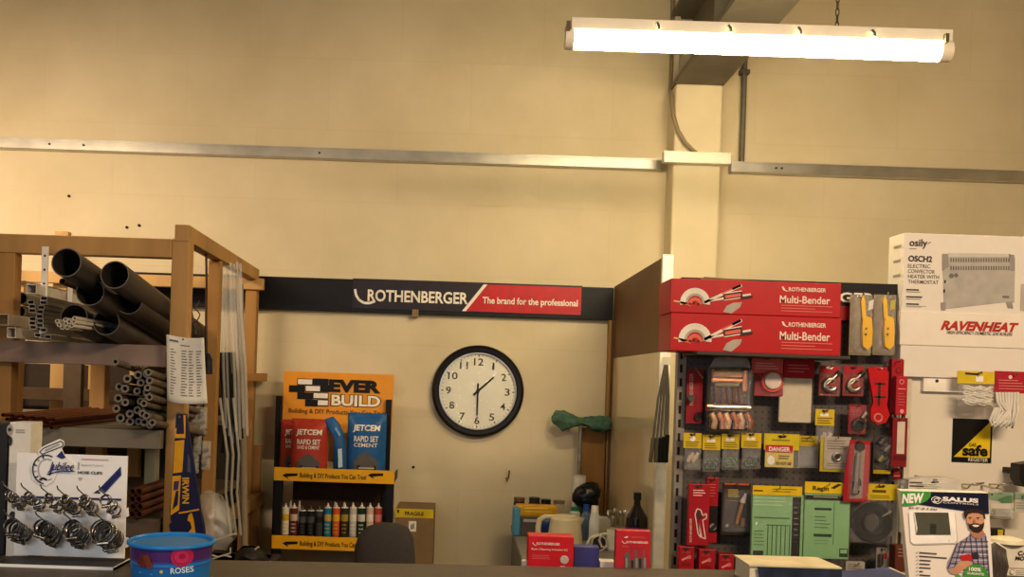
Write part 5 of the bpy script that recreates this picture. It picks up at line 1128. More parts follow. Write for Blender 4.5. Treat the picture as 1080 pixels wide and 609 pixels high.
def coil():
    Y = 3.50; t, pl = base('tape_coil_pack', 'black coil of tape hanging from a yellow card, lower right of the display', 'coil', 898, 510, 950, 574, Y); card(t, 913, 511, 949, 528, Y-.004, mt('#cdb022', .5), name='header_card')
    ph = Pl(Y-.0045); mb = MB(); hole(mb, ph, 929, 513.5, None, 5); ph.lines(mb, 920, 517, 938, 521, 1, mt('#5a4a14'), .7); ph.lines(mb, 918, 523, 944, 527, 2, mt('#6f5c1a'), .35); mb.obj('print', t)
    a = W(919, 551, Y); k = Y/FOC; mb = MB(); mb.lathe((a.x, Y+.01, a.z), [(9*k, .004), (21*k, .004), (21.5*k, .02), (20*k, .026), (13*k, .028), (9.5*k, .024), (9*k, .004)], mt('#0c0b0b', .4, 0, .2, 50, .1, .12), 36, 'y'); mb.obj('tape_coil', t)
    mb = MB(); p, q = W(928, 545, Y), W(938, 540, Y); mb.prism([(p.x, p.z), (q.x, q.z), (q.x, q.z+.008), (p.x, p.z+.005)], Y-.020, Y-.018, mt('#8d867a')); mb.obj('tape_end', t)
    blister(t, 896, 526, 948, 574, Y-.012, .012, clear(.05, .12, .0))
coil()
for k, (x0, y0, x1, y1, lab) in enumerate(((716, 577, 732, 601, 'small red box at the bottom left of the display'), (737, 580, 754, 602, 'small red box second from left on the bottom row'), (758, 585, 774, 602, 'small red box half hidden by the thick binder'))):
    Y = 3.48; t, pl = base('small_red_box', lab, 'box', x0, y0, x1, y1+8, Y, 'small red boxes on the bottom row'); a, b, c, d = R(x0, y0, x1, y1+8, Y); mb = MB(); mb.box(a, b, Y, Y+.04, c, d, REDC, .002); mb.obj('box_body', t)
    pl = Pl(Y-.001); mb = MB(); hole(mb, pl, (x0+x1)/2, y0+2.2, None, 3.5); pl.disc(mb, x0+11, y0+11, 2.2, mt('#c9655c')); pl.line(mb, [(x0+3, y0+14), (x0+10, y0+11)], 2, mt('#d98a80')); pl.lines(mb, x0+3, y0+5, x1-3, y0+8, 2, mt('#c75a54'), .35); pl.rect(mb, x0+3, y0+17, x1-4, y0+20, mt('#7a1216')); mb.obj('print', t)
# bagged silver fitting and white tag, lower right
Y = 3.5; t, pl = base('carded_fitting', 'small silver and red carded fitting below the tape coil', 'fittings pack', 923, 577, 937, 601, Y); card(t, 924, 578, 936, 600, Y, mt('#7d766a', .5))
mb = MB(); pl.rect(mb, 930, 584, 935, 590, REDC); pl.disc(mb, 930, 580, 1.5, DARK); mb.obj('print', t); a = pl.p(928, 590); mb = MB(); mb.cyl((a.x, Y-.01, a.z-.02), (a.x, Y-.01, a.z+.02), .009, STEEL, n=12); mb.obj('fitting', t)
Y = 3.46; t, pl = base('card_pack', 'pale grey card lying at the foot of the right green pad', 'card', 892, 593, 912, 606, Y); card(t, 892, 593, 912, 606, Y, mt('#9d968a', .5), .02); mb = MB(); Pl(Y).lines(mb, 894, 595, 910, 602, 3, mt('#6d675c'), .35); mb.obj('print', t)
# ------------------------------------------------------------------ white display wall at the far right
HY = 3.56
def white_unit():
    x0 = W(952, 480, HY).x; x1 = 2.75; zt_ = W(1010, 366, HY).z
    CRM = mt('#d9cfbb', .45, 0, .03, 3)
    t = thing('white_display', 'cream shop display wall at the right with a header board', 'display', ((x0+x1)/2, HY, 0))
    mb = MB(); mb.box(x0, x1, HY, HY+.02, .15, zt_+.02, CRM); mb.obj('back_panel', t)
    mb = MB(); mb.box(x0, x1, HY-.35, HY+.02, .05, .15, CRM); mb.obj('base_shelf', t)
    mb = MB(); mb.box(x0, x0+.02, HY-.012, HY+.02, 0, zt_, mt('#c9bfa9', .5)); mb.obj('upright', t)
    mb = MB(); mb.box(x0+.03, x1-.03, HY-.3, HY+.01, 0, .05, DARK); mb.obj('plinth', t)
    Y = 3.525; a, _, c, d = R(949.5, 330, 1080, 366, Y); mb = MB(); mb.box(a, x1, Y, HY-.0, c, d, mt('#e3dac8', .4, 0, .03), .003); mb.obj('header_board', t)
    mb = MB(); mb.box(a+.002, x1, HY+.0201, 3.72, d-.02, d, CRM); mb.obj('top_ledge', t); mb = MB(); pl = Pl(Y-.001, 930, 230, 3.58); mb = MB(); pl.text(mb, 'RAVENHEAT', 222, 392, 517, 428, mt('#b02c22', .4), bold=.045, shear=.35); mb.obj('lettering', t)
    mb = MB(); pl.text(mb, 'HIGH EFFICIENCY DOMESTIC GAS BOILERS', 245, 430, 493, 442, mt('#4a2320', .4), bold=.01, shear=.25); mb.obj('lettering', t)
    Y2 = HY-.02; a, b, c, d = R(974, 399, 1030, 414, Y2); mb = MB(); mb.box(a, b, Y2, HY, c, d, mt('#ece3d2', .5), .002); mb.obj('rail', t)
    mb = MB(); p = W(988, 402, Y2); mb.cyl((p.x, Y2-.003, p.z), (p.x, Y2, p.z), .006, DARK, n=8); mb.obj('screw', t)
    for px, py in ((1020, 511), (1050, 511)):
        p = W(px, py, HY-.06); mb = MB(); mb.sweep([(p.x-.02, HY, p.z-.012), (p.x-.02, HY-.1, p.z-.012), (p.x-.018, HY-.12, p.z+.006), (p.x+.028, HY-.12, p.z+.012), (p.x+.03, HY-.08, p.z), (p.x+.01, HY, p.z-.006)], .003, STEEL, 6); mb.obj('wire_hook', t)
    for px, py, l in ((1028, 396, .09), (1066, 396, .09)):
        p = W(px, py, HY-.06); mb = MB(); mb.sweep([(p.x, HY, p.z), (p.x, HY-.09, p.z), (p.x, HY-.1, p.z+.012)], .003, STEEL, 6); mb.obj('wire_hook', t)
    return d, x0
WZT, WX0 = white_unit()
def heater():
    Y = 3.53; zb = WZT; x0 = W(952, 300, Y).x; x1 = x0+.66; zt_ = W(1010, 247.5, Y).z
    t = thing('heater_box', 'large white convector heater carton standing on the cream display', 'box', ((x0+x1)/2, Y+.06, zb)); BX = mt('#ddd5c6', .45, 0, .02)
    mb = MB(); mb.box(x0, x1, Y, Y+.125, zb, zt_, BX, .002); mb.obj('box_body', t)
    pl = Pl(Y-.001, 930, 230, 3.58); K = mt('#2b2724', .5); G = mt('#8d8880', .5); L = mt('#b5b0a6', .5); D = mt('#6d6862', .5)
    mb = MB(); pl.text(mb, 'osily', 104, 80, 172, 116, K, .02); mb.obj('lettering', t)
    mb = MB(); pl.text(mb, 'OSCH2', 100, 143, 190, 166, K, .03); mb.obj('lettering', t)
    mb = MB()
    for k, s in enumerate(('ELECTRIC', 'CONVECTOR', 'HEATER WITH', 'THERMOSTAT')): pl.text(mb, s, 99, 175+20*k, (183, 200, 216, 214)[k], 189+20*k, D, .002)
    mb.obj('lettering', t)
    mb = MB(); pl.line(mb, [(172, 100), (178, 94), (186, 92)], 3, D); pl.lines(mb, 104, 115, 140, 120, 1, G, .5)
    for k in range(3): pl.rect(mb, 92, 269+27*k, 140+12*(k == 1), 274+27*k, K); pl.lines(mb, 92, 278+27*k, 150+20*(k > 0), 285+27*k, 1 if k < 2 else 2, G, .4)
    mb.obj('small_print', t)
    mb = MB(); HT = mt('#a8a398', .5)
    pl.poly(mb, [(230, 140), (495, 140), (503, 152), (500, 320), (468, 318), (235, 345), (230, 180)], HT); pl.poly(mb, [(228, 135), (250, 137), (252, 185), (228, 200)], G, .0015); pl.poly(mb, [(480, 137), (500, 140), (502, 200), (484, 200)], G, .0015)
    pl.poly(mb, [(250, 132), (482, 136), (484, 148), (250, 148)], mt('#c2bcb0'), .0015); mb.obj('heater_picture', t)
    mb = MB()
    for k in range(24):
        x = 258+k*9.5; pl.rect(mb, x, 152, x+5, 167, D, .002); pl.rect(mb, x, 182, x+5, 197, D, .002)
    pl.rect(mb, 235, 235, 241, 247, K, .002); pl.rect(mb, 232, 270, 238, 282, K, .002); pl.disc(mb, 262, 219, 9, D, .002); pl.disc(mb, 280, 217, 8, D, .002)
    pl.poly(mb, [(222, 320), (242, 318), (240, 350), (224, 348)], G, .002); pl.poly(mb, [(468, 318), (490, 316), (496, 342), (476, 340)], G, .002); pl.rect(mb, 455, 294, 480, 303, D, .002)
    mb.obj('heater_picture_detail', t)
    mb = MB(); pl.rect(mb, 524, 250, 560, 352, mt('#b0a89a')); mb.obj('side_stripe', t)
    mb = MB(); 
    for k in range(3): zz = zt_-.04-.055*k; mb.add([(x0-.001, Y+.02, zz), (x0-.001, Y+.08, zz), (x0-.001, Y+.08, zz-.01), (x0-.001, Y+.02, zz-.01)], [(0, 1, 2, 3)], G)
    mb.obj('side_print', t)
heater()
# rope packs
def rope(x0, x1, hm, lab, loops):
    Y = 3.48; a, b, c, d = R(x0, 392, x1, 405 if loops == 0 else 415, Y); t = thing('cord_pack', lab, 'cord pack', ((a+b)/2, Y, c)); pl = Pl(Y-.001)
    mb = MB(); mb.box(a, b, Y, Y+.004, c, d, hm); mb.obj('header_card', t); mb = MB(); cx = (x0+x1)/2
    if loops == 0: pl.rect(mb, cx-1, 397, cx+7, 403, WHITE); pl.line(mb, [(x0+8, 394), (x0+20, 395), (x0+26, 393)], 2, DARK)
    else: pl.disc(mb, cx-1, 398, 2, mt('#e0c0b0')); pl.lines(mb, x0+4, 401, x1-3, 413, 4, mt('#cf7a70'), .3)
    mb.obj('print', t); RP = mt('#d6cfbf', .7, 0, .08, 60)
    if loops == 0:
        for k in range(9):
            mb = MB(); z = pl.p(1031, 409+k*2.2).z; xa, xb = pl.p(1015+(k % 3), 415).x, pl.p(1046-(k % 2), 415).x
            mb.sweep([(xa+(xb-xa)*q/8, Y-.006-.014*math.sin(math.pi*q/8)*(1+.4*math.sin(k*2)), z+.004*math.sin(q*1.9+k)) for q in range(9)], .0045, RP, 8); mb.obj('cord_loop', t)
        a, b, c, d = R(1010, 405, 1048, 430, Y); mb = MB(); mb.pillow(a, b, c, d, Y-.003, .034, clear(.1, .2, .08), wob=.15); mb.obj('bag', t)
    else:
        for k in range(8):
            mb = MB(); xa = 1062+(k % 4)*5-8; P = [(1051+k*3.2, 414), (1052+k*3.0, 424), (1058+k*2.0+3*math.sin(k), 434), (1052+k*2.6, 444), (1046+k*3.1, 449+(k % 2)*2), (1044+k*3.3, 443), (1050+k*2.8, 430)]
            mb.sweep([pl.p(x, y, Y-.01-.004*(k % 3)-.004*j*(j < 4)) for j, (x, y) in enumerate(P)], .0052, RP, 8); mb.obj('cord_loop', t)
rope(1010, 1050, mt('#d0b422', .5), 'white cord coil in a clear bag under a yellow header card', 0)
rope(1049, 1084, mt('#a51c2c', .5), 'white cord hank hanging below a red header card', 1)
# square safety sticker
def sticker():
    Y = HY-.0025; pl = Pl(Y, 930, 380, 2.66); a, b, c, d = pl.r(198, 165, 309, 288); t = thing('register_sticker', 'black and yellow square sticker on the cream display wall', 'sticker', ((a+b)/2, HY, c))
    mb = MB(); mb.box(a, b, Y, HY-.0, c, d, mt('#100f0e', .4)); mb.obj('sticker_base', t); e = (b-a)*.045; p2 = Pl(Y-.0006, 930, 380, 2.66)
    mb = MB(); mb.flat([(a+e, c+(d-c)*.12), (b-e, c+(d-c)*.12), (b-e, d-e*1.2)], Y-.0006, mt('#d6b81c', .4)); mb.obj('yellow_triangle', t)
    mb = MB(); K = mt('#14110e', .4); p3 = Pl(Y-.001, 930, 380, 2.66); p3.text(mb, 'safe', 226, 238, 297, 270, K, .04); p3.text(mb, 'GAS', 244, 233, 264, 243, K, .01); mb.obj('lettering', t)
    mb = MB(); p3.text(mb, 'REGISTER', 242, 275, 297, 285, mt('#d8d0c0', .4), .01); mb.obj('lettering', t)
sticker()
# packs on the white wall behind the foreground box
Y = 3.42; pl = Pl(Y, 940, 500, 5.586)
t = thing('moulded_pack', 'white rounded moulded pack hanging just above the foreground carton', 'pack', pl.p(250, 150)); mb = MB(); P = [pl.xz(*p) for p in ((105, 35), (200, 22), (330, 22), (400, 32), (412, 55), (415, 130), (330, 150), (110, 150), (100, 80))]; mb.prism(P, Y, Y+.05, mt('#cfc9ba', .4)); mb.obj('pack_body', t)
mb = MB(); pp = Pl(Y-.001, 940, 500, 5.586); pp.lines(mb, 108, 48, 200, 90, 2, mt('#5a4440'), .35); pp.poly(mb, [(235, 47), (280, 45), (278, 55), (238, 57)], DARK); pp.lines(mb, 150, 62, 300, 105, 4, mt('#a8b59a'), .3); pp.line(mb, [(150, 108), (230, 60), (330, 50)], 5, WHITE); mb.obj('print', t)
pin_ = W(985, 506, Y); mb = MB(); mb.sweep([(pin_.x, HY, pin_.z), (pin_.x, Y-.02, pin_.z)], .003, STEEL, 6); mb.obj('hook', t)
Y = 3.46; t = thing('tube_pack', 'grey tubes in a clear pack left of the white moulded pack', 'pack', W(953, 562, Y))
for k in range(4):
    p, q = W(950+k*3.2, 512, Y), W(950+k*3.2, 561, Y); mb = MB(); mb.cyl((p.x, Y, p.z), (q.x, Y, q.z), .008, mt('#7b746a', .4), n=10); mb.obj('tube', t)
a, b, c, d = R(947, 506, 964, 562, Y); mb = MB(); mb.box(a, b, Y-.015, Y+.015, c, d, clear(.12, .2, .12), .005); mb.obj('clear_sleeve', t); mb = MB(); p = W(955, 507, Y); mb.sweep([(p.x, HY, p.z), (p.x, Y-.02, p.z)], .003, STEEL, 6); mb.obj('hook', t)
Y = 3.44; t = thing('brown_box', 'small reddish brown box low between the coil and the foreground carton', 'box', W(953, 604, Y)); a, b, c, d = R(944, 576, 962, 604, Y); mb = MB(); mb.box(a, b, Y, Y+.05, c, d, mt('#5c2b1e', .6), .003); mb.obj('box_body', t); mb = MB(); Pl(Y-.001).lines(mb, 947, 579, 959, 590, 3, mt('#9d7a68'), .3); mb.obj('print', t)
Y = 3.44; pl = Pl(Y, 940, 500, 5.586); t = thing('carded_pack', 'pale green and white carded pack hanging right of the foreground carton', 'pack', pl.p(640, 270))
a, b, c, d = pl.r(575, 110, 715, 265); mb = MB(); mb.box(a, b, Y, Y+.006, c, d, mt('#b9b7a4', .5)); mb.obj('backing_card', t)
pp = Pl(Y-.001, 940, 500, 5.586); mb = MB(); pp.poly(mb, [(578, 112), (712, 112), (712, 150), (650, 165), (580, 150)], mt('#7f9a7c')); pp.disc(mb, 592, 122, 6, DARK, .0015); pp.poly(mb, [(625, 150), (680, 130), (712, 128), (712, 170), (650, 172)], mt('#4f7a52'), .0015); pp.rect(mb, 585, 178, 705, 205, mt('#c9bfb0')); pp.rect(mb, 580, 250, 706, 268, mt('#6d6457')); pp.lines(mb, 590, 210, 700, 245, 3, mt('#a39a88'), .3); mb.obj('print', t)
a, b, c, d = pl.r(585, 205, 705, 262); mb = MB(); mb.box(a, b, Y-.03, Y, c, d, clear(.12, .15, .15), .006); mb.obj('blister', t)
p = W(1052, 516, Y); mb = MB(); mb.sweep([(p.x+.01, HY, p.z), (p.x+.01, Y-.03, p.z)], .003, STEEL, 6); mb.obj('hook', t)
t = thing('carded_pack', 'pale green carded pack at the right picture edge, beside the similar one', 'pack', pl.p(770, 270)); a, b, c, d = pl.r(728, 112, 830, 230); mb = MB(); mb.box(a, b, Y, Y+.006, c, d, mt('#b4b2a0', .5)); mb.obj('backing_card', t); mb = MB(); pp.rect(mb, 730, 115, 830, 150, mt('#7f9a7c')); pp.lines(mb, 735, 170, 820, 215, 3, mt('#8d8776'), .3); mb.obj('print', t)
p = W(1078, 523, Y); mb = MB(); mb.sweep([(p.x, HY, p.z), (p.x, Y-.03, p.z)], .003, STEEL, 6); mb.obj('hook', t)
t = thing('black_sensor', 'black moulded gadget on the cream wall at the right picture edge', 'gadget', W(1080, 510, Y)); P = [W(x, y, Y) for x, y in ((1076, 490), (1090, 488), (1096, 512), (1080, 514), (1075, 506))]; mb = MB(); mb.prism([(q.x, q.z) for q in P], Y, Y+.06, mt('#191817', .4)); mb.obj('gadget_body', t); mb = MB(); mb.box(P[0].x+.005, P[0].x+.03, Y+.06, HY, P[0].z-.04, P[0].z-.02, DARK); mb.obj('bracket', t)
Y = 3.44; t = thing('black_pack', 'small black and yellow pack low right of the foreground carton', 'pack', W(1051, 575, Y)); a, b, c, d = R(1040, 558, 1060, 576, Y); mb = MB(); mb.box(a, b, Y, Y+.03, c, d, mt('#1f1c1b', .5), .003); mb.obj('pack_body', t); mb = MB(); pl = Pl(Y-.001); pl.poly(mb, [(1052, 559), (1058, 559), (1057, 572), (1053, 575)], mt('#c2a622')); mb.obj('print', t)
p = W(1050, 561, Y); mb = MB(); mb.sweep([(p.x, HY, p.z), (p.x, Y+.02, p.z)], .003, STEEL, 6); mb.obj('hook', t)

# ------------------------------------------------------------------ things on the counter
# stand-up carton of a thermostat with a printed man
def stat_box():
    Y = 2.28; pl = Pl(Y, 940, 500, 5.586); zb = CZ
    # corner points of the front (photo crop coordinates); base lies below the frame
    TL, TR = pl.xz(95, 110), pl.xz(566, 110)
    k = (TL[1]-zb); BL = (pl.xz(145, 609)[0]+.004, zb); BR = (pl.xz(592, 609)[0]+.004, zb)
    t = thing('thermostat_carton', 'upright white thermostat carton with a smiling bearded man printed on it', 'box', ((BL[0]+BR[0])/2, Y+.02, zb)); WH = mt('#ded3c4', .4, 0, .02)
    mb = MB(); mb.prism([TL, TR, BR, BL], Y, Y+.05, WH); mb.obj('box_body', t)
    NV = mt('#15172b', .4); GN = mt('#3f8a35', .45); L = mt('#e6dfd4', .4)
    q = Pl(Y-.0008, 940, 500, 5.586); q2 = Pl(Y-.0016, 940, 500, 5.586); q3 = Pl(Y-.0024, 940, 500, 5.586); q4 = Pl(Y-.0032, 940, 500, 5.586)
    mb = MB(); q.poly(mb, [(96, 111), (566, 111), (570, 232), (520, 226), (430, 217), (330, 205), (245, 195), (180, 186), (100, 150)], NV); mb.obj('navy_banner', t)
    mb = MB(); q2.poly(mb, [(95, 111), (262, 111), (258, 140), (238, 165), (205, 183), (165, 195), (125, 200), (103, 200)], GN); mb.obj('green_flash', t)
    mb = MB(); a, b, c, d = q3.r(103, 123, 222, 182); mb.text('NEW', a, b, c, d, q3.Y-.0015, L, .05, .1, slope=.11); mb.obj('lettering', t)
    mb = MB(); q2.text(mb, 'SALUS', 322, 140, 515, 166, L, .05); q2.text(mb, 'CONTROLS', 325, 170, 515, 179, L, 0)
    for sg in (1, -1): q2.line(mb, [(291+sg*x, 159+sg*y) for x, y in ((-28, 2), (-24, -12), (-8, -20), (14, -16), (24, -8), (4, -12), (-12, -6), (-14, 4), (2, 10))], 4, L)
    mb.obj('lettering', t)
    mb = MB(); K = mt('#3a3430', .5); q.text(mb, 'RT310i', 142, 206, 292, 217, mt('#6d655c'), .02)
    for k, w in enumerate((95, 150, 62, 58, 62, 20, 60)): q.rect(mb, 196, 472+k*22, 196+w, 479+k*22, K); q.line(mb, [(178, 473+k*22), (183, 479+k*22), (190, 468+k*22)], 3, mt('#8a8178'))
    mb.obj('small_print', t)
    TH = [(140, 240), (150, 228), (375, 224), (388, 232), (400, 390), (390, 408), (165, 424), (150, 412)]
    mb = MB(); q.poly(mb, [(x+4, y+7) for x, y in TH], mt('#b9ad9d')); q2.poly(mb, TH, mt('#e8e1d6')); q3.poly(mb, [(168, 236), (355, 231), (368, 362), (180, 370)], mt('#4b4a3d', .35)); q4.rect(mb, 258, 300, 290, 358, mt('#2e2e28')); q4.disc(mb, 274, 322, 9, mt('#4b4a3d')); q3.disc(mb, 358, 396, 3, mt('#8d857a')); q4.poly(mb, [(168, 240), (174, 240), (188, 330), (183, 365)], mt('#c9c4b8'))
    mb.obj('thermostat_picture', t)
    # printed man
    SK, SK2, HR, SH = mt('#c08a68', .5), mt('#a9704f', .5), mt('#2a1b16', .6), mt('#8d8592', .6)
    mb = MB()
    q.poly(mb, [(478, 350), (550, 345), (562, 400), (575, 609), (470, 609), (432, 560), (405, 592), (365, 585), (345, 560), (350, 520), (375, 470), (398, 410), (440, 380)], SH); mb.obj('man_shirt_picture', t)
    mb = MB(); pk, pw = mt('#4a3f52', .6), mt('#d0cad0', .6)
    for x0, y0, x1, y1 in ((402, 408, 352, 560), (425, 395, 378, 585), (455, 372, 430, 470), (470, 352, 492, 600), (500, 372, 520, 600), (530, 372, 548, 600), (552, 360, 570, 600)): q2.line(mb, [(x0, y0), (x1, y1)], 6, pk)
    for y in (400, 430, 462, 495, 530, 565): q2.line(mb, [(max(362, 420-(y-400)*.5), y), (566, y-8)], 5, pk); q2.line(mb, [(max(366, 430-(y-400)*.5), y+14), (566, y+6)], 4, pw)
    mb.obj('plaid_picture', t)
    mb = MB(); q3.poly(mb, [(478, 330), (540, 330), (550, 352), (520, 375), (490, 372), (474, 350)], SK2)
    q3.poly(mb, [(450, 240), (460, 225), (500, 216), (535, 226), (546, 250), (546, 290), (535, 325), (512, 342), (490, 338), (466, 318), (455, 285)], SK); q3.poly(mb, [(415, 515), (450, 505), (485, 520), (480, 545), (440, 560), (400, 594), (368, 588), (352, 566), (380, 560)], SK); mb.obj('man_skin_picture', t)
    mb = MB(); q4.poly(mb, [(440, 250), (436, 228), (450, 212), (490, 204), (530, 208), (550, 228), (553, 262), (546, 262), (540, 238), (515, 228), (485, 228), (462, 236), (452, 256), (449, 270)], HR)
    q4.poly(mb, [(459, 285), (468, 296), (478, 292), (492, 288), (512, 288), (524, 294), (536, 290), (546, 278), (545, 305), (536, 330), (514, 345), (490, 341), (468, 322)], HR)
    for x in (472, 513): q4.poly(mb, [(x-9, 254), (x+10, 252), (x+10, 256), (x-9, 258)], HR); q4.disc(mb, x, 263, 4, HR, ry=2.4)
    mb.obj('man_hair_picture', t)
    mb = MB(); q5 = Pl(Y-.004, 940, 500, 5.586); q5.poly(mb, [(482, 300), (497, 297), (515, 298), (522, 302), (508, 310), (492, 309)], mt('#e2cdbf')); q5.poly(mb, [(492, 262), (499, 262), (503, 282), (495, 286), (489, 283)], SK2); mb.obj('man_face_picture', t)
    mb = MB(); q4.poly(mb, [(420, 480), (465, 470), (488, 478), (488, 505), (430, 512), (420, 500)], mt('#b3201f', .5)); q4.poly(mb, [(476, 466), (510, 458), (520, 480), (512, 498), (482, 500)], mt('#2b2730', .5)); mb.obj('drill_picture', t)
    mb = MB(); q5.disc(mb, 502, 594, 66, GN); mb.obj('green_seal', t)
    q6 = Pl(Y-.005, 940, 500, 5.586); mb = MB(); q6.text(mb, '100%', 465, 547, 530, 570, L, .04); q6.text(mb, 'GUARANTEE', 455, 577, 545, 591, L, .02); mb.obj('lettering', t)
    mb = MB(); q.disc(mb, 405, 607, 15, mt('#4f9a44', .45)); mb.obj('green_badge', t)
    mb = MB(); x = TR[0]+.0006; mb.add([(x, Y+.005, TR[1]-.005), (x, Y+.045, TR[1]-.005), (BR[0]+.0006-.002, Y+.045, zb+.06), (BR[0]+.0006-.002, Y+.005, zb+.06)], [(0, 1, 2, 3)], NV); 
    t.rotation_euler.z = math.radians(-15)
stat_box()
# carbon monoxide alarm pack and cable hank behind it
def co_pack():
    Y = 2.62; pl = Pl(Y, 940, 500, 5.586); a, b, c, d = pl.r(575, 415, 900, 609); a = pl.xz(690, 500)[0]-.05
    t = thing('alarm_pack', 'white alarm carton at the right edge behind the bearded man carton', 'box', ((a+b)/2, Y+.02, CZ)); mb = MB(); mb.box(a, b, Y, Y+.07, CZ, d, mt('#d0c9b8', .45), .004); mb.obj('box_body', t)
    q = Pl(Y-.001, 940, 500, 5.586); mb = MB(); K = mt('#23211f', .5); q.text(mb, 'CARBON', 746, 456, 905, 483, K, .03, .1); q.text(mb, 'MONOXIDE', 730, 488, 915, 512, K, .03, .1); mb.obj('lettering', t)
    mb = MB(); q.rect(mb, 690, 555, 900, 560, mt('#b59a90')); q.disc(mb, 712, 578, 16, mt('#a8897f')); q.disc(mb, 712, 578, 12, mt('#d0c9b8'), .002); q.lines(mb, 735, 570, 860, 600, 3, mt('#a39a8c'), .3); mb.obj('print', t)
    mb = MB(); mb.lathe((pl.xz(720, 400)[0], Y+.035, d-.001), [(.05, 0), (.045, .01), (.02, .016), (0, .017)], mt('#c9c3a6', .45), 24); mb.obj('domed_top', t)
co_pack()
Y = 2.56; pl = Pl(Y, 940, 500, 5.586); t = thing('cable_hank', 'dark grey cable hank standing between the man carton and the white alarm carton', 'cable', pl.p(640, 609) if False else Vector((pl.xz(625, 500)[0], Y, CZ)))
for k in range(9):
    mb = MB(); x0 = pl.xz(575+k*11.5, 500)[0]; zt_ = pl.xz(600, 418+abs(k-3)*7)[1]; mb.sweep([(x0, Y, CZ+.006), (x0+.002, Y-.004*(k % 3), (CZ+zt_)/2), (x0-.002, Y-.003, zt_-.012), (x0+.003, Y+.008, zt_), (x0+.008, Y+.02, zt_-.012), (x0+.008, Y+.024, CZ+.006)], .0055, mt('#433d38', .5), 8); mb.obj('cable_loop', t)
# thick ring binder lying open-edged
def binder():
    pl = Pl(2.3, 700, 490, 4.154); t = thing('catalogue', 'thick catalogue with cream cover lying on the counter below the green pads', 'book', Vector((W(835, 605, 2.3).x, 2.36, CZ)))
    z1 = CZ+.052
    def g(px, py, z): # point on the horizontal plane at height z seen at px, py
        a = W(px, py, 1.0); k = (z-EYE)/(a.z-EYE); return (a.x*k, k)
    bl, br_, fr, fl = g(774, 585.5, z1), g(862, 588, z1), g(888, 599, z1), g(790, 596, z1)
    top = [fl, fr, br_, bl]
    PG, CV = mt('#c7bda4', .7, 0, .1, 60), mt('#c2b590', .6)
    mb = MB(); mb.zprism(top, z1-.004, z1, CV); mb.obj('front_cover', t)
    ins = [(top[0][0]+.004, top[0][1]+.006), (top[1][0]-.008, top[1][1]+.006), (top[2][0]-.006, top[2][1]-.004), (top[3][0]+.004, top[3][1]-.004)]
    mb = MB(); mb.zprism(ins, CZ+.004, z1-.004, PG); mb.obj('page_block', t)
    mb = MB(); mb.zprism(top, CZ, CZ+.004, mt('#9d937c', .6)); mb.obj('back_cover', t)
    f0, f1 = Vector(top[0]), Vector(top[1]); n = Vector((f1-f0).yx); n = Vector((n.x, -n.y)).normalized()*-.0; 
    mb = MB(); mb.add([(f0.x+.02, f0.y-.0015, z1-.0045), (f1.x, f1.y-.0015, z1-.0045), (f1.x, f1.y-.0015, CZ), (f0.x+.03, f0.y-.0015, CZ)], [(0, 1, 2, 3)], mt('#232a3a', .35, 0, .3, 30)); mb.obj('dark_spine', t)
    # blue folder
    t = thing('blue_folder', 'flat blue folder with a pale edge lying between catalogue and carton', 'folder', Vector((W(930, 606, 2.32).x, 2.32, CZ)))
    z2 = CZ+.012; P = [g(886, 612, z2), g(975, 616, z2), g(938, 599, z2), g(884, 602.5, z2)]
    mb = MB(); mb.zprism(P, CZ, z2, mt('#34447a', .5)); mb.obj('cover', t)
    q0, q1 = Vector(P[2]), Vector(P[1]); mb = MB(); mb.add([(q0.x+.002, q0.y, z2+.001), (q1.x+.002, q1.y, z2+.001), (q1.x-.006, q1.y-.004, z2+.001), (q0.x-.006, q0.y-.004, z2+.001), (q0.x+.002, q0.y, CZ), (q1.x+.002, q1.y, CZ)], [(0, 1, 2, 3), (0, 1, 5, 4)], mt('#c9c0ae', .6)); mb.obj('pale_edge', t)
binder()
# things on the rear ledge
def redbox():
    Y = 2.60; x0, x1, _, zt_ = R(557, 566, 605, 600, Y); t = thing('red_tool_carton', 'small red tool carton standing on the counter edge in front of the kettle', 'box', ((x0+x1)/2, Y+.03, LZ)); mb = MB(); mb.box(x0, x1, Y, Y+.06, LZ, zt_, mt('#b01820', .4), .002); mb.obj('box_body', t)
    pl = Pl(Y-.001, 530, 500, 5.59); L = mt('#e0c4ba', .4); mb = MB(); pl.text(mb, 'ROTHENBERGER', 200, 406, 338, 421, L, .02, .1); pl.text(mb, 'Rost Cleaning Solution 2C', 172, 441, 385, 455, L, .01); pl.line(mb, [(178, 405), (184, 418), (200, 424)], 4, L); mb.obj('lettering', t)
    mb = MB(); pl.lines(mb, 172, 480, 300, 510, 3, mt('#c9665e'), .25); pl.disc(mb, 365, 507, 25, mt('#b8a79c')); pl.disc(mb, 365, 507, 20, mt('#a89a8f'), .002); pl.rect(mb, 340, 545, 368, 553, L); mb.obj('print', t)
redbox()
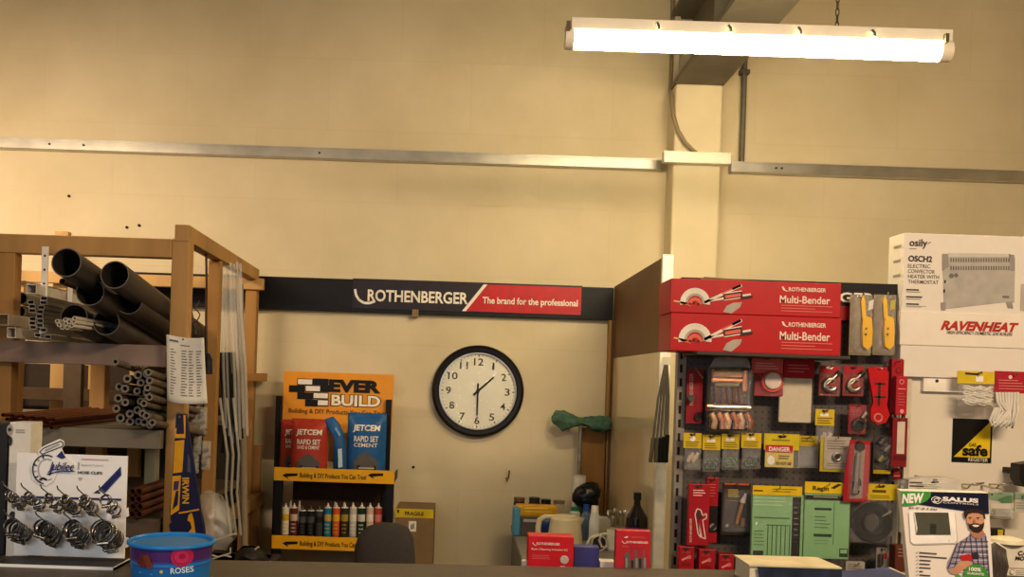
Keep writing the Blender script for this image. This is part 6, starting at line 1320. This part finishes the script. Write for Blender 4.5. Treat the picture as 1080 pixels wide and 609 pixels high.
def redcard():
    Y = 2.60; pl = Pl(Y, 530, 500, 5.59); x0, x1, _, zt_ = R(649.5, 560, 686, 600, Y); t = thing('tool_pack', 'red tool pack with window of red-handled tools at the partition foot', 'tool pack', ((x0+x1)/2, Y+.02, LZ)); mb = MB(); mb.box(x0, x1, Y, Y+.03, LZ, zt_, mt('#a8202a', .4), .002); mb.obj('box_body', t); q = Pl(Y-.001, 530, 500, 5.59); q2 = Pl(Y-.0018, 530, 500, 5.59)
    L = mt('#e0c4ba', .4); mb = MB(); q.text(mb, 'ROTHENBERGER', 728, 398, 858, 411, L, .02, .1); q.line(mb, [(705, 396), (712, 408), (728, 412)], 4, L); mb.obj('lettering', t)
    mb = MB(); q.poly(mb, [(715, 375), (735, 368), (742, 374), (728, 380)], L); q.lines(mb, 760, 372, 855, 384, 2, mt('#c9665e'), .3); q.lines(mb, 705, 425, 750, 436, 2, mt('#c9665e'), .3); q.poly(mb, [(718, 478), (745, 450), (835, 445), (848, 560), (722, 560)], mt('#5c5048')); mb.obj('window_panel', t)
    mb = MB(); 
    for x, y in ((765, 480), (812, 470)): q2.poly(mb, [(x-16, y-35), (x+12, y-38), (x+18, y), (x+8, y+30), (x-10, y+30), (x-18, y)], mt('#9c2430', .4)); q2.poly(mb, [(x-8, y+30), (x+8, y+30), (x+6, 555), (x-6, 555)], mt('#2b2627'))
    for x in (730, 790, 838): q2.poly(mb, [(x-6, 500), (x+6, 495), (x+8, 558), (x-8, 558)], mt('#9d968c', .3, .5))
    mb.obj('tool_picture', t)
redcard()
Y = 2.66; x0, x1, _, zt_ = R(605, 577, 632, 600, Y); mb = MB(); mb.box(x0, x1, Y, Y+.04, LZ, zt_, mt('#35356a', .45, 0, .06), .003); tag(mb.obj('blue_box', None, ((x0+x1)/2, Y+.02, LZ)), 'plain blue-violet box between the red carton and white slip', 'box')
Y = 2.66; x0, x1, _, zt_ = R(633, 593, 649, 600, Y); mb = MB(); mb.box(x0, x1, Y, Y+.05, LZ, zt_, WHITE, .002); tag(mb.obj('paper_slip', None, ((x0+x1)/2, Y+.02, LZ)), 'small stack of white slips left of the red tool pack', 'paper')
Y = 2.64; x0, x1, _, zt_ = R(550.5, 592.5, 556.5, 600, Y); mb = MB(); mb.box(x0, x1, Y, Y+.03, LZ, zt_, WHITE, .002); tag(mb.obj('white_block', None, ((x0+x1)/2, Y+.01, LZ)), 'tiny white block at the left side of the red carton', 'block')
# blue tub
def tub():
    Y = 2.22; c = W(181.5, 569.5, Y); r = 45.5*Y/FOC; h = c.z-CZ; t = thing('sweet_tub', 'round blue sweet tub with purple and blue printed side on the counter', 'tub', (c.x, Y, CZ)); BL = mt('#1d6fb0', .35, 0, .06); PU, B2 = mt('#43245e', .35), mt('#1a5f9e', .35)
    r1 = r*.93; r0 = r*.86; H1 = h*.93; rr = lambda z: r0+(r1-r0)*(z-CZ)/H1
    mb = MB(); n = 6; pr = [(0, 0), (r0, 0)]+[(r0+(r1-r0)*k/n, H1*k/n, B2 if k < 4 else (PU if k > 4 else mt('#30408a', .35))) for k in range(1, n+1)]; mb.lathe((c.x, Y, CZ), pr, B2, 48); mb.obj('tub_body', t)
    mb = MB(); mb.lathe((c.x, Y, CZ), [(r1, H1-.002), (r*.99, H1), (r, h*.965), (r*.99, h), (r*.95, h+.002), (r*.92, h*.98), (r*.90, h*.5), (0, h*.5)], BL, 48); mb.obj('rim', t)
    mb = MB(); mb.lathe((c.x, Y, CZ+h*.93), [(r*.93, 0), (r*.86, -.004), (r*.8, .001), (0, .002)], mt('#2f6a9c', .35, 0, .1), 40); mb.obj('lid', t)
    def wrap(pts, m, mb, lift=.0008):
        V = []
        for px, py in pts:
            p = W(px, py, Y-r1); z = p.z; x = (p.x-c.x); R_ = rr(z)+lift; x = max(-R_*.98, min(R_*.98, x)); V.append((c.x+x, Y-math.sqrt(R_*R_-x*x), z))
        mb.add(V, [list(range(len(V)))], m)
    def blob(cx, cy_, r_, m, mb, n=16, wob=0, lift=.0008):
        rad = [1+wob*math.sin(3.1*k) for k in range(n)]; V = [(cx, cy_)]+[(cx+r_*rad[k]*math.cos(2*math.pi*k/n), cy_+r_*rad[k]*math.sin(2*math.pi*k/n)) for k in range(n)]
        for k in range(n): wrap([V[0], V[k+1], V[(k+1) % n+1]], m, mb, lift)
    mb = MB(); blob(190, 589, 10.5, mt('#a3204a', .4), mb, 18, .04, .002); blob(190, 589, 7, mt('#b02a54', .4), mb, 14, .05, .0034); blob(191, 588, 3, mt('#8d1a40', .4), mb, 10, 0, .0046); mb.obj('rose_picture', t)
    for q, cx in enumerate((150, 221)):
        mb = MB()
        for dx, dy in ((-5, 2), (0, -3), (5, 1), (-1, 4), (4, -2), (7, 5)): blob(cx+dx*(1 if q == 0 else .5), 592+dy, 4.2 if q == 0 else 2.6, mt('#5a2a1e' if (dx+dy) % 2 else '#6d3526', .4), mb, 10, .08, .0016+.0007*(dx % 3))
        mb.obj('chocolate_picture', t)
    mb = MB(); vs, fs = tmesh('ROSES', .02, 0); L = mt('#bcd3e0', .4); V = []
    for u, v in vs:
        p = W(179+u*21, 606.5-v*6.5, Y-r1); R_ = rr(p.z)+.0025; x = p.x-c.x; V.append((c.x+x, Y-math.sqrt(R_*R_-x*x), p.z))
    mb.add(V, fs, L); mb.obj('lettering', t)
    mb = MB(); blob(169.5, 604, 1.8, mt('#c9b83a', .4), mb, 8); wrap([(144, 606), (160, 607.5), (160, 606.7), (144, 605.2)], mt('#7fa5c4'), mb); mb.obj('small_print', t)
tub()
# hose clip display
def clipboard():
    Y = 2.40; pl = Pl(Y, 0, 440, 3.607); t = thing('clip_display', 'white counter display board for hose clips with cut-out header', 'display', W(72, 603, Y)); ORG[t.name].z = t.location.z = CZ
    WB = mt('#dedad2', .4, 0, .02); a, b, c, d = pl.r(57, 143, 478, 580)
    mb = MB(); mb.box(a, b, Y, Y+.006, CZ+.012, d, WB, .001); mb.obj('board', t)
    mb = MB(); a2, b2, _, _ = pl.r(28, 565, 482, 605); mb.box(a2+.004, b2, Y-.085, Y+.02, CZ, CZ+.006, mt('#1c1b1b', .5)); mb.box(a2+.004, b2, Y-.088, Y-.085, CZ, CZ+.007, WB); mb.box(b2-.003, b2, Y-.088, Y+.02, CZ, CZ+.008, WB); mb.obj('base_tray', t)
    mb = MB(); mb.prism([pl.xz(*p) for p in ((482, 350), (486, 345), (488, 378), (482, 382))]+[(b, pl.xz(482, 382)[1]), (b, pl.xz(482, 350)[1])], Y, Y+.006, WB); mb.prism([(b, pl.xz(482, 460)[1])]+[pl.xz(*p) for p in ((487, 462), (489, 492), (482, 498))]+[(b, pl.xz(482, 498)[1])], Y, Y+.006, WB); mb.obj('side_tabs', t)
    # cut-out clip emblem on top
    mb = MB(); P = [(118, 190), (128, 165), (150, 148), (148, 128), (165, 112), (228, 84), (244, 92), (246, 108), (236, 120), (246, 146), (280, 175), (284, 205), (220, 210), (205, 245), (180, 262), (150, 255), (126, 235)]
    mb.prism([pl.xz(*p) for p in P], Y-.004, Y, WB); mb.obj('cutout_header', t)
    q = Pl(Y-.005, 0, 440, 3.607); q2 = Pl(Y-.0058, 0, 440, 3.607); NV = mt('#23245e', .4); GY_ = mt('#9a968e', .5); K = mt('#2c2a2e', .5)
    def arcp(cx, cy_, rx, ry, a0, a1, n=14): return [(cx+rx*math.cos(math.radians(a0+(a1-a0)*k/n)), cy_+ry*math.sin(math.radians(a0+(a1-a0)*k/n))) for k in range(n+1)]
    mb = MB(); q.line(mb, arcp(175, 200, 50, 55, 100, 300), 5, K); q.line(mb, arcp(180, 200, 34, 40, 60, 300), 4, GY_)
    for k in range(6): q.line(mb, [arcp(175, 200, 36, 42, 115+k*28, 116+k*28)[0], arcp(175, 200, 50, 55, 118+k*28, 119+k*28)[0]], 5, NV if k % 2 else GY_)
    q.line(mb, [(152, 132), (168, 118), (232, 92), (242, 100), (238, 112), (160, 142), (152, 132)], 3.5, K); q.line(mb, [(172, 128), (226, 104)], 6, GY_); q.poly(mb, [(215, 150), (236, 128), (250, 155), (235, 160)], NV); q.line(mb, [(150, 240), (165, 232), (178, 240)], 8, K); mb.obj('clip_picture', t)
    mb = MB(); q2.text(mb, 'Jubilee', 184, 172, 282, 214, NV, .012, .35); q2.line(mb, [(180, 218), (230, 206), (282, 208)], 4, NV); q2.line(mb, [(186, 214), (190, 222), (205, 180)], 5, NV); mb.obj('lettering', t)
    qb = Pl(Y-.001, 0, 440, 3.607); mb = MB(); qb.text(mb, 'HOSE CLIPS', 297, 207, 390, 218, K, .03); qb.lines(mb, 310, 160, 420, 168, 1, mt('#c49a90'), .5); qb.text(mb, 'Registered Trademark', 310, 181, 395, 189, mt('#7d7884'), 0); mb.obj('lettering', t)
    mb = MB(); qb.poly(mb, [(298, 172), (303, 172), (301, 200), (296, 200)], GY_); qb.line(mb, [(300, 232), (313, 232), (306, 242), (300, 232)], 2.5, GY_); qb.poly(mb, [(80, 300), (462, 311), (462, 319), (80, 309)], NV); qb.poly(mb, [(100, 432), (465, 437), (465, 446), (100, 441)], mt('#35343c', .5)); mb.obj('stripes', t)
    mb = MB(); qb.poly(mb, [(374, 278), (460, 188), (462, 222), (398, 292)], NV); qb.poly(mb, [(355, 290), (372, 278), (384, 292)], K); mb.obj('navy_flash', t)
    vs, fs = tmesh('The Best You Can', .01, 0); mb = MB(); V = []
    o = Vector((397, 283)); e = Vector((62, -66)); nrm = Vector((-13, -13))
    for u, v in vs: p = qb.p(*(o+e*u+nrm*v)); V.append((p.x, Y-.002, p.z))
    mb.add(V, fs, mt('#c9c6d8', .5)); mb.obj('lettering', t)
    # pegs and clips
    CL = mt('#8f8c86', .25, 1., .15, 40); CLD = mt('#6b6864', .3, 1., .15, 40)
    def bunch(x, y, r, n, spread, lab, grp, big=False):
        base_ = pl.p(x, y); base_.y = Y; tip = Vector((base_.x-.006, Y-.115, base_.z+.06))
        mb = MB(); mb.sweep([base_, tip, tip+Vector((0, -.006, .008))], .0018, STEEL, 6); mb.obj('peg', t)
        d = (tip-base_).normalized()
        for k in range(n):
            f = .14+.56*k/max(1, n-1); p = base_.lerp(tip, f); rk = r*random.uniform(.93, 1.05); tilt = random.uniform(-.25, .25)
            ax = Vector((-.25+tilt, -1, .45+random.uniform(-.2, .2))).normalized(); c0 = p+Vector((random.uniform(-.003, .003), 0, -rk+.001))
            o = thing('hose_clip', lab, 'hose clip', c0, grp)
            mb = MB(); xx, yy = mb.frame(ax); n_ = 20; w = .0045 if not big else .006; V = []
            for sgn in (-1, 1):
                for rad in (rk, rk-.0009): V += [c0+(xx*math.cos(2*math.pi*j/n_)+yy*math.sin(2*math.pi*j/n_))*rad+ax*w*sgn for j in range(n_)]
            F = []
            for j in range(n_):
                j2 = (j+1) % n_; F += [(j, j2, 2*n_+j2, 2*n_+j), (n_+j, 3*n_+j, 3*n_+j2, n_+j2), (j, n_+j, n_+j2, j2), (2*n_+j, 2*n_+j2, 3*n_+j2, 3*n_+j)]
            mb.add(V, F, CL if k % 2 else CLD, True); mb.obj('band', o)
            up = Vector((random.uniform(-.3, .3), 0, -1)); up = (up-ax*up.dot(ax)).normalized(); tn = ax.cross(up).normalized(); h0 = c0+up*(rk+.0025)
            mb = MB(); L = .008 if not big else .011; mb.cyl(h0-tn*L, h0+tn*L, .0042, CL, n=8); mb.obj('screw_housing', o)
            mb = MB(); mb.cyl(h0+tn*L, h0+tn*(L+.005), .0036, STEEL, n=6); mb.obj('screw_head', o)
    pos = ('first', 'second', 'third', 'fourth', 'fifth', 'sixth')
    for i, (x, y, r, n) in enumerate(((102, 330, .010, 6), (170, 335, .010, 5), (240, 340, .0105, 3), (300, 345, .0125, 6), (372, 345, .0125, 6), (452, 345, .0145, 3))):
        bunch(x, y, r, n, 0, 'small steel hose clip on the %s peg of the display upper row' % pos[i], 'clips on the %s upper peg' % pos[i])
    for i, (x, y, r, n) in enumerate(((108, 432, .0195, 7), (222, 437, .0195, 7), (325, 437, .022, 7), (440, 437, .028, 8))):
        bunch(x, y, r, n, 0, 'steel hose clip on the %s peg of the display lower row' % pos[i], 'clips on the %s lower peg' % pos[i], True)
clipboard()
# slim white carton and black block at the far left
def leftbox():
    Y = 2.42; pl = Pl(Y, 0, 440, 3.607); x0, x1, _, zt_ = pl.r(22, 22, 103, 100); t = thing('slim_carton', 'slim white printed carton standing behind the left edge of the clip display', 'box', ((x0+x1)/2, Y+.03, CZ)); mb = MB(); mb.box(x0, x1, Y+.02, Y+.09, CZ, pl.xz(60, 22)[1], mt('#c9c2b2', .5), .002); mb.obj('box_body', t)
    q = Pl(Y+.019, 0, 440, 3.607); mb = MB(); q.disc(mb, 38, 50, 12, mt('#8d867c'), ry=22); q.disc(mb, 40, 92, 8, DARK, .002, ry=18); q.disc(mb, 38, 48, 7, DARK, .002); q.lines(mb, 60, 48, 98, 65, 2, mt('#8d867c'), .4); q.disc(mb, 48, 375, 12, DARK, ry=16); q.disc(mb, 52, 340, 8, mt('#6d675f'), ry=10); q.lines(mb, 60, 370, 98, 420, 4, mt('#8d867c'), .3); mb.obj('print', t)
    mb = MB(); x = x0-.004; mb.box(x-.12, x, Y+.02, Y+.1, CZ, pl.xz(10, 26)[1], mt('#1d1b1a', .5), .004); tag(mb.obj('black_display_box', None, (x-.06, Y+.04, CZ)), 'tall black box at the far left end of the counter', 'box')
leftbox()
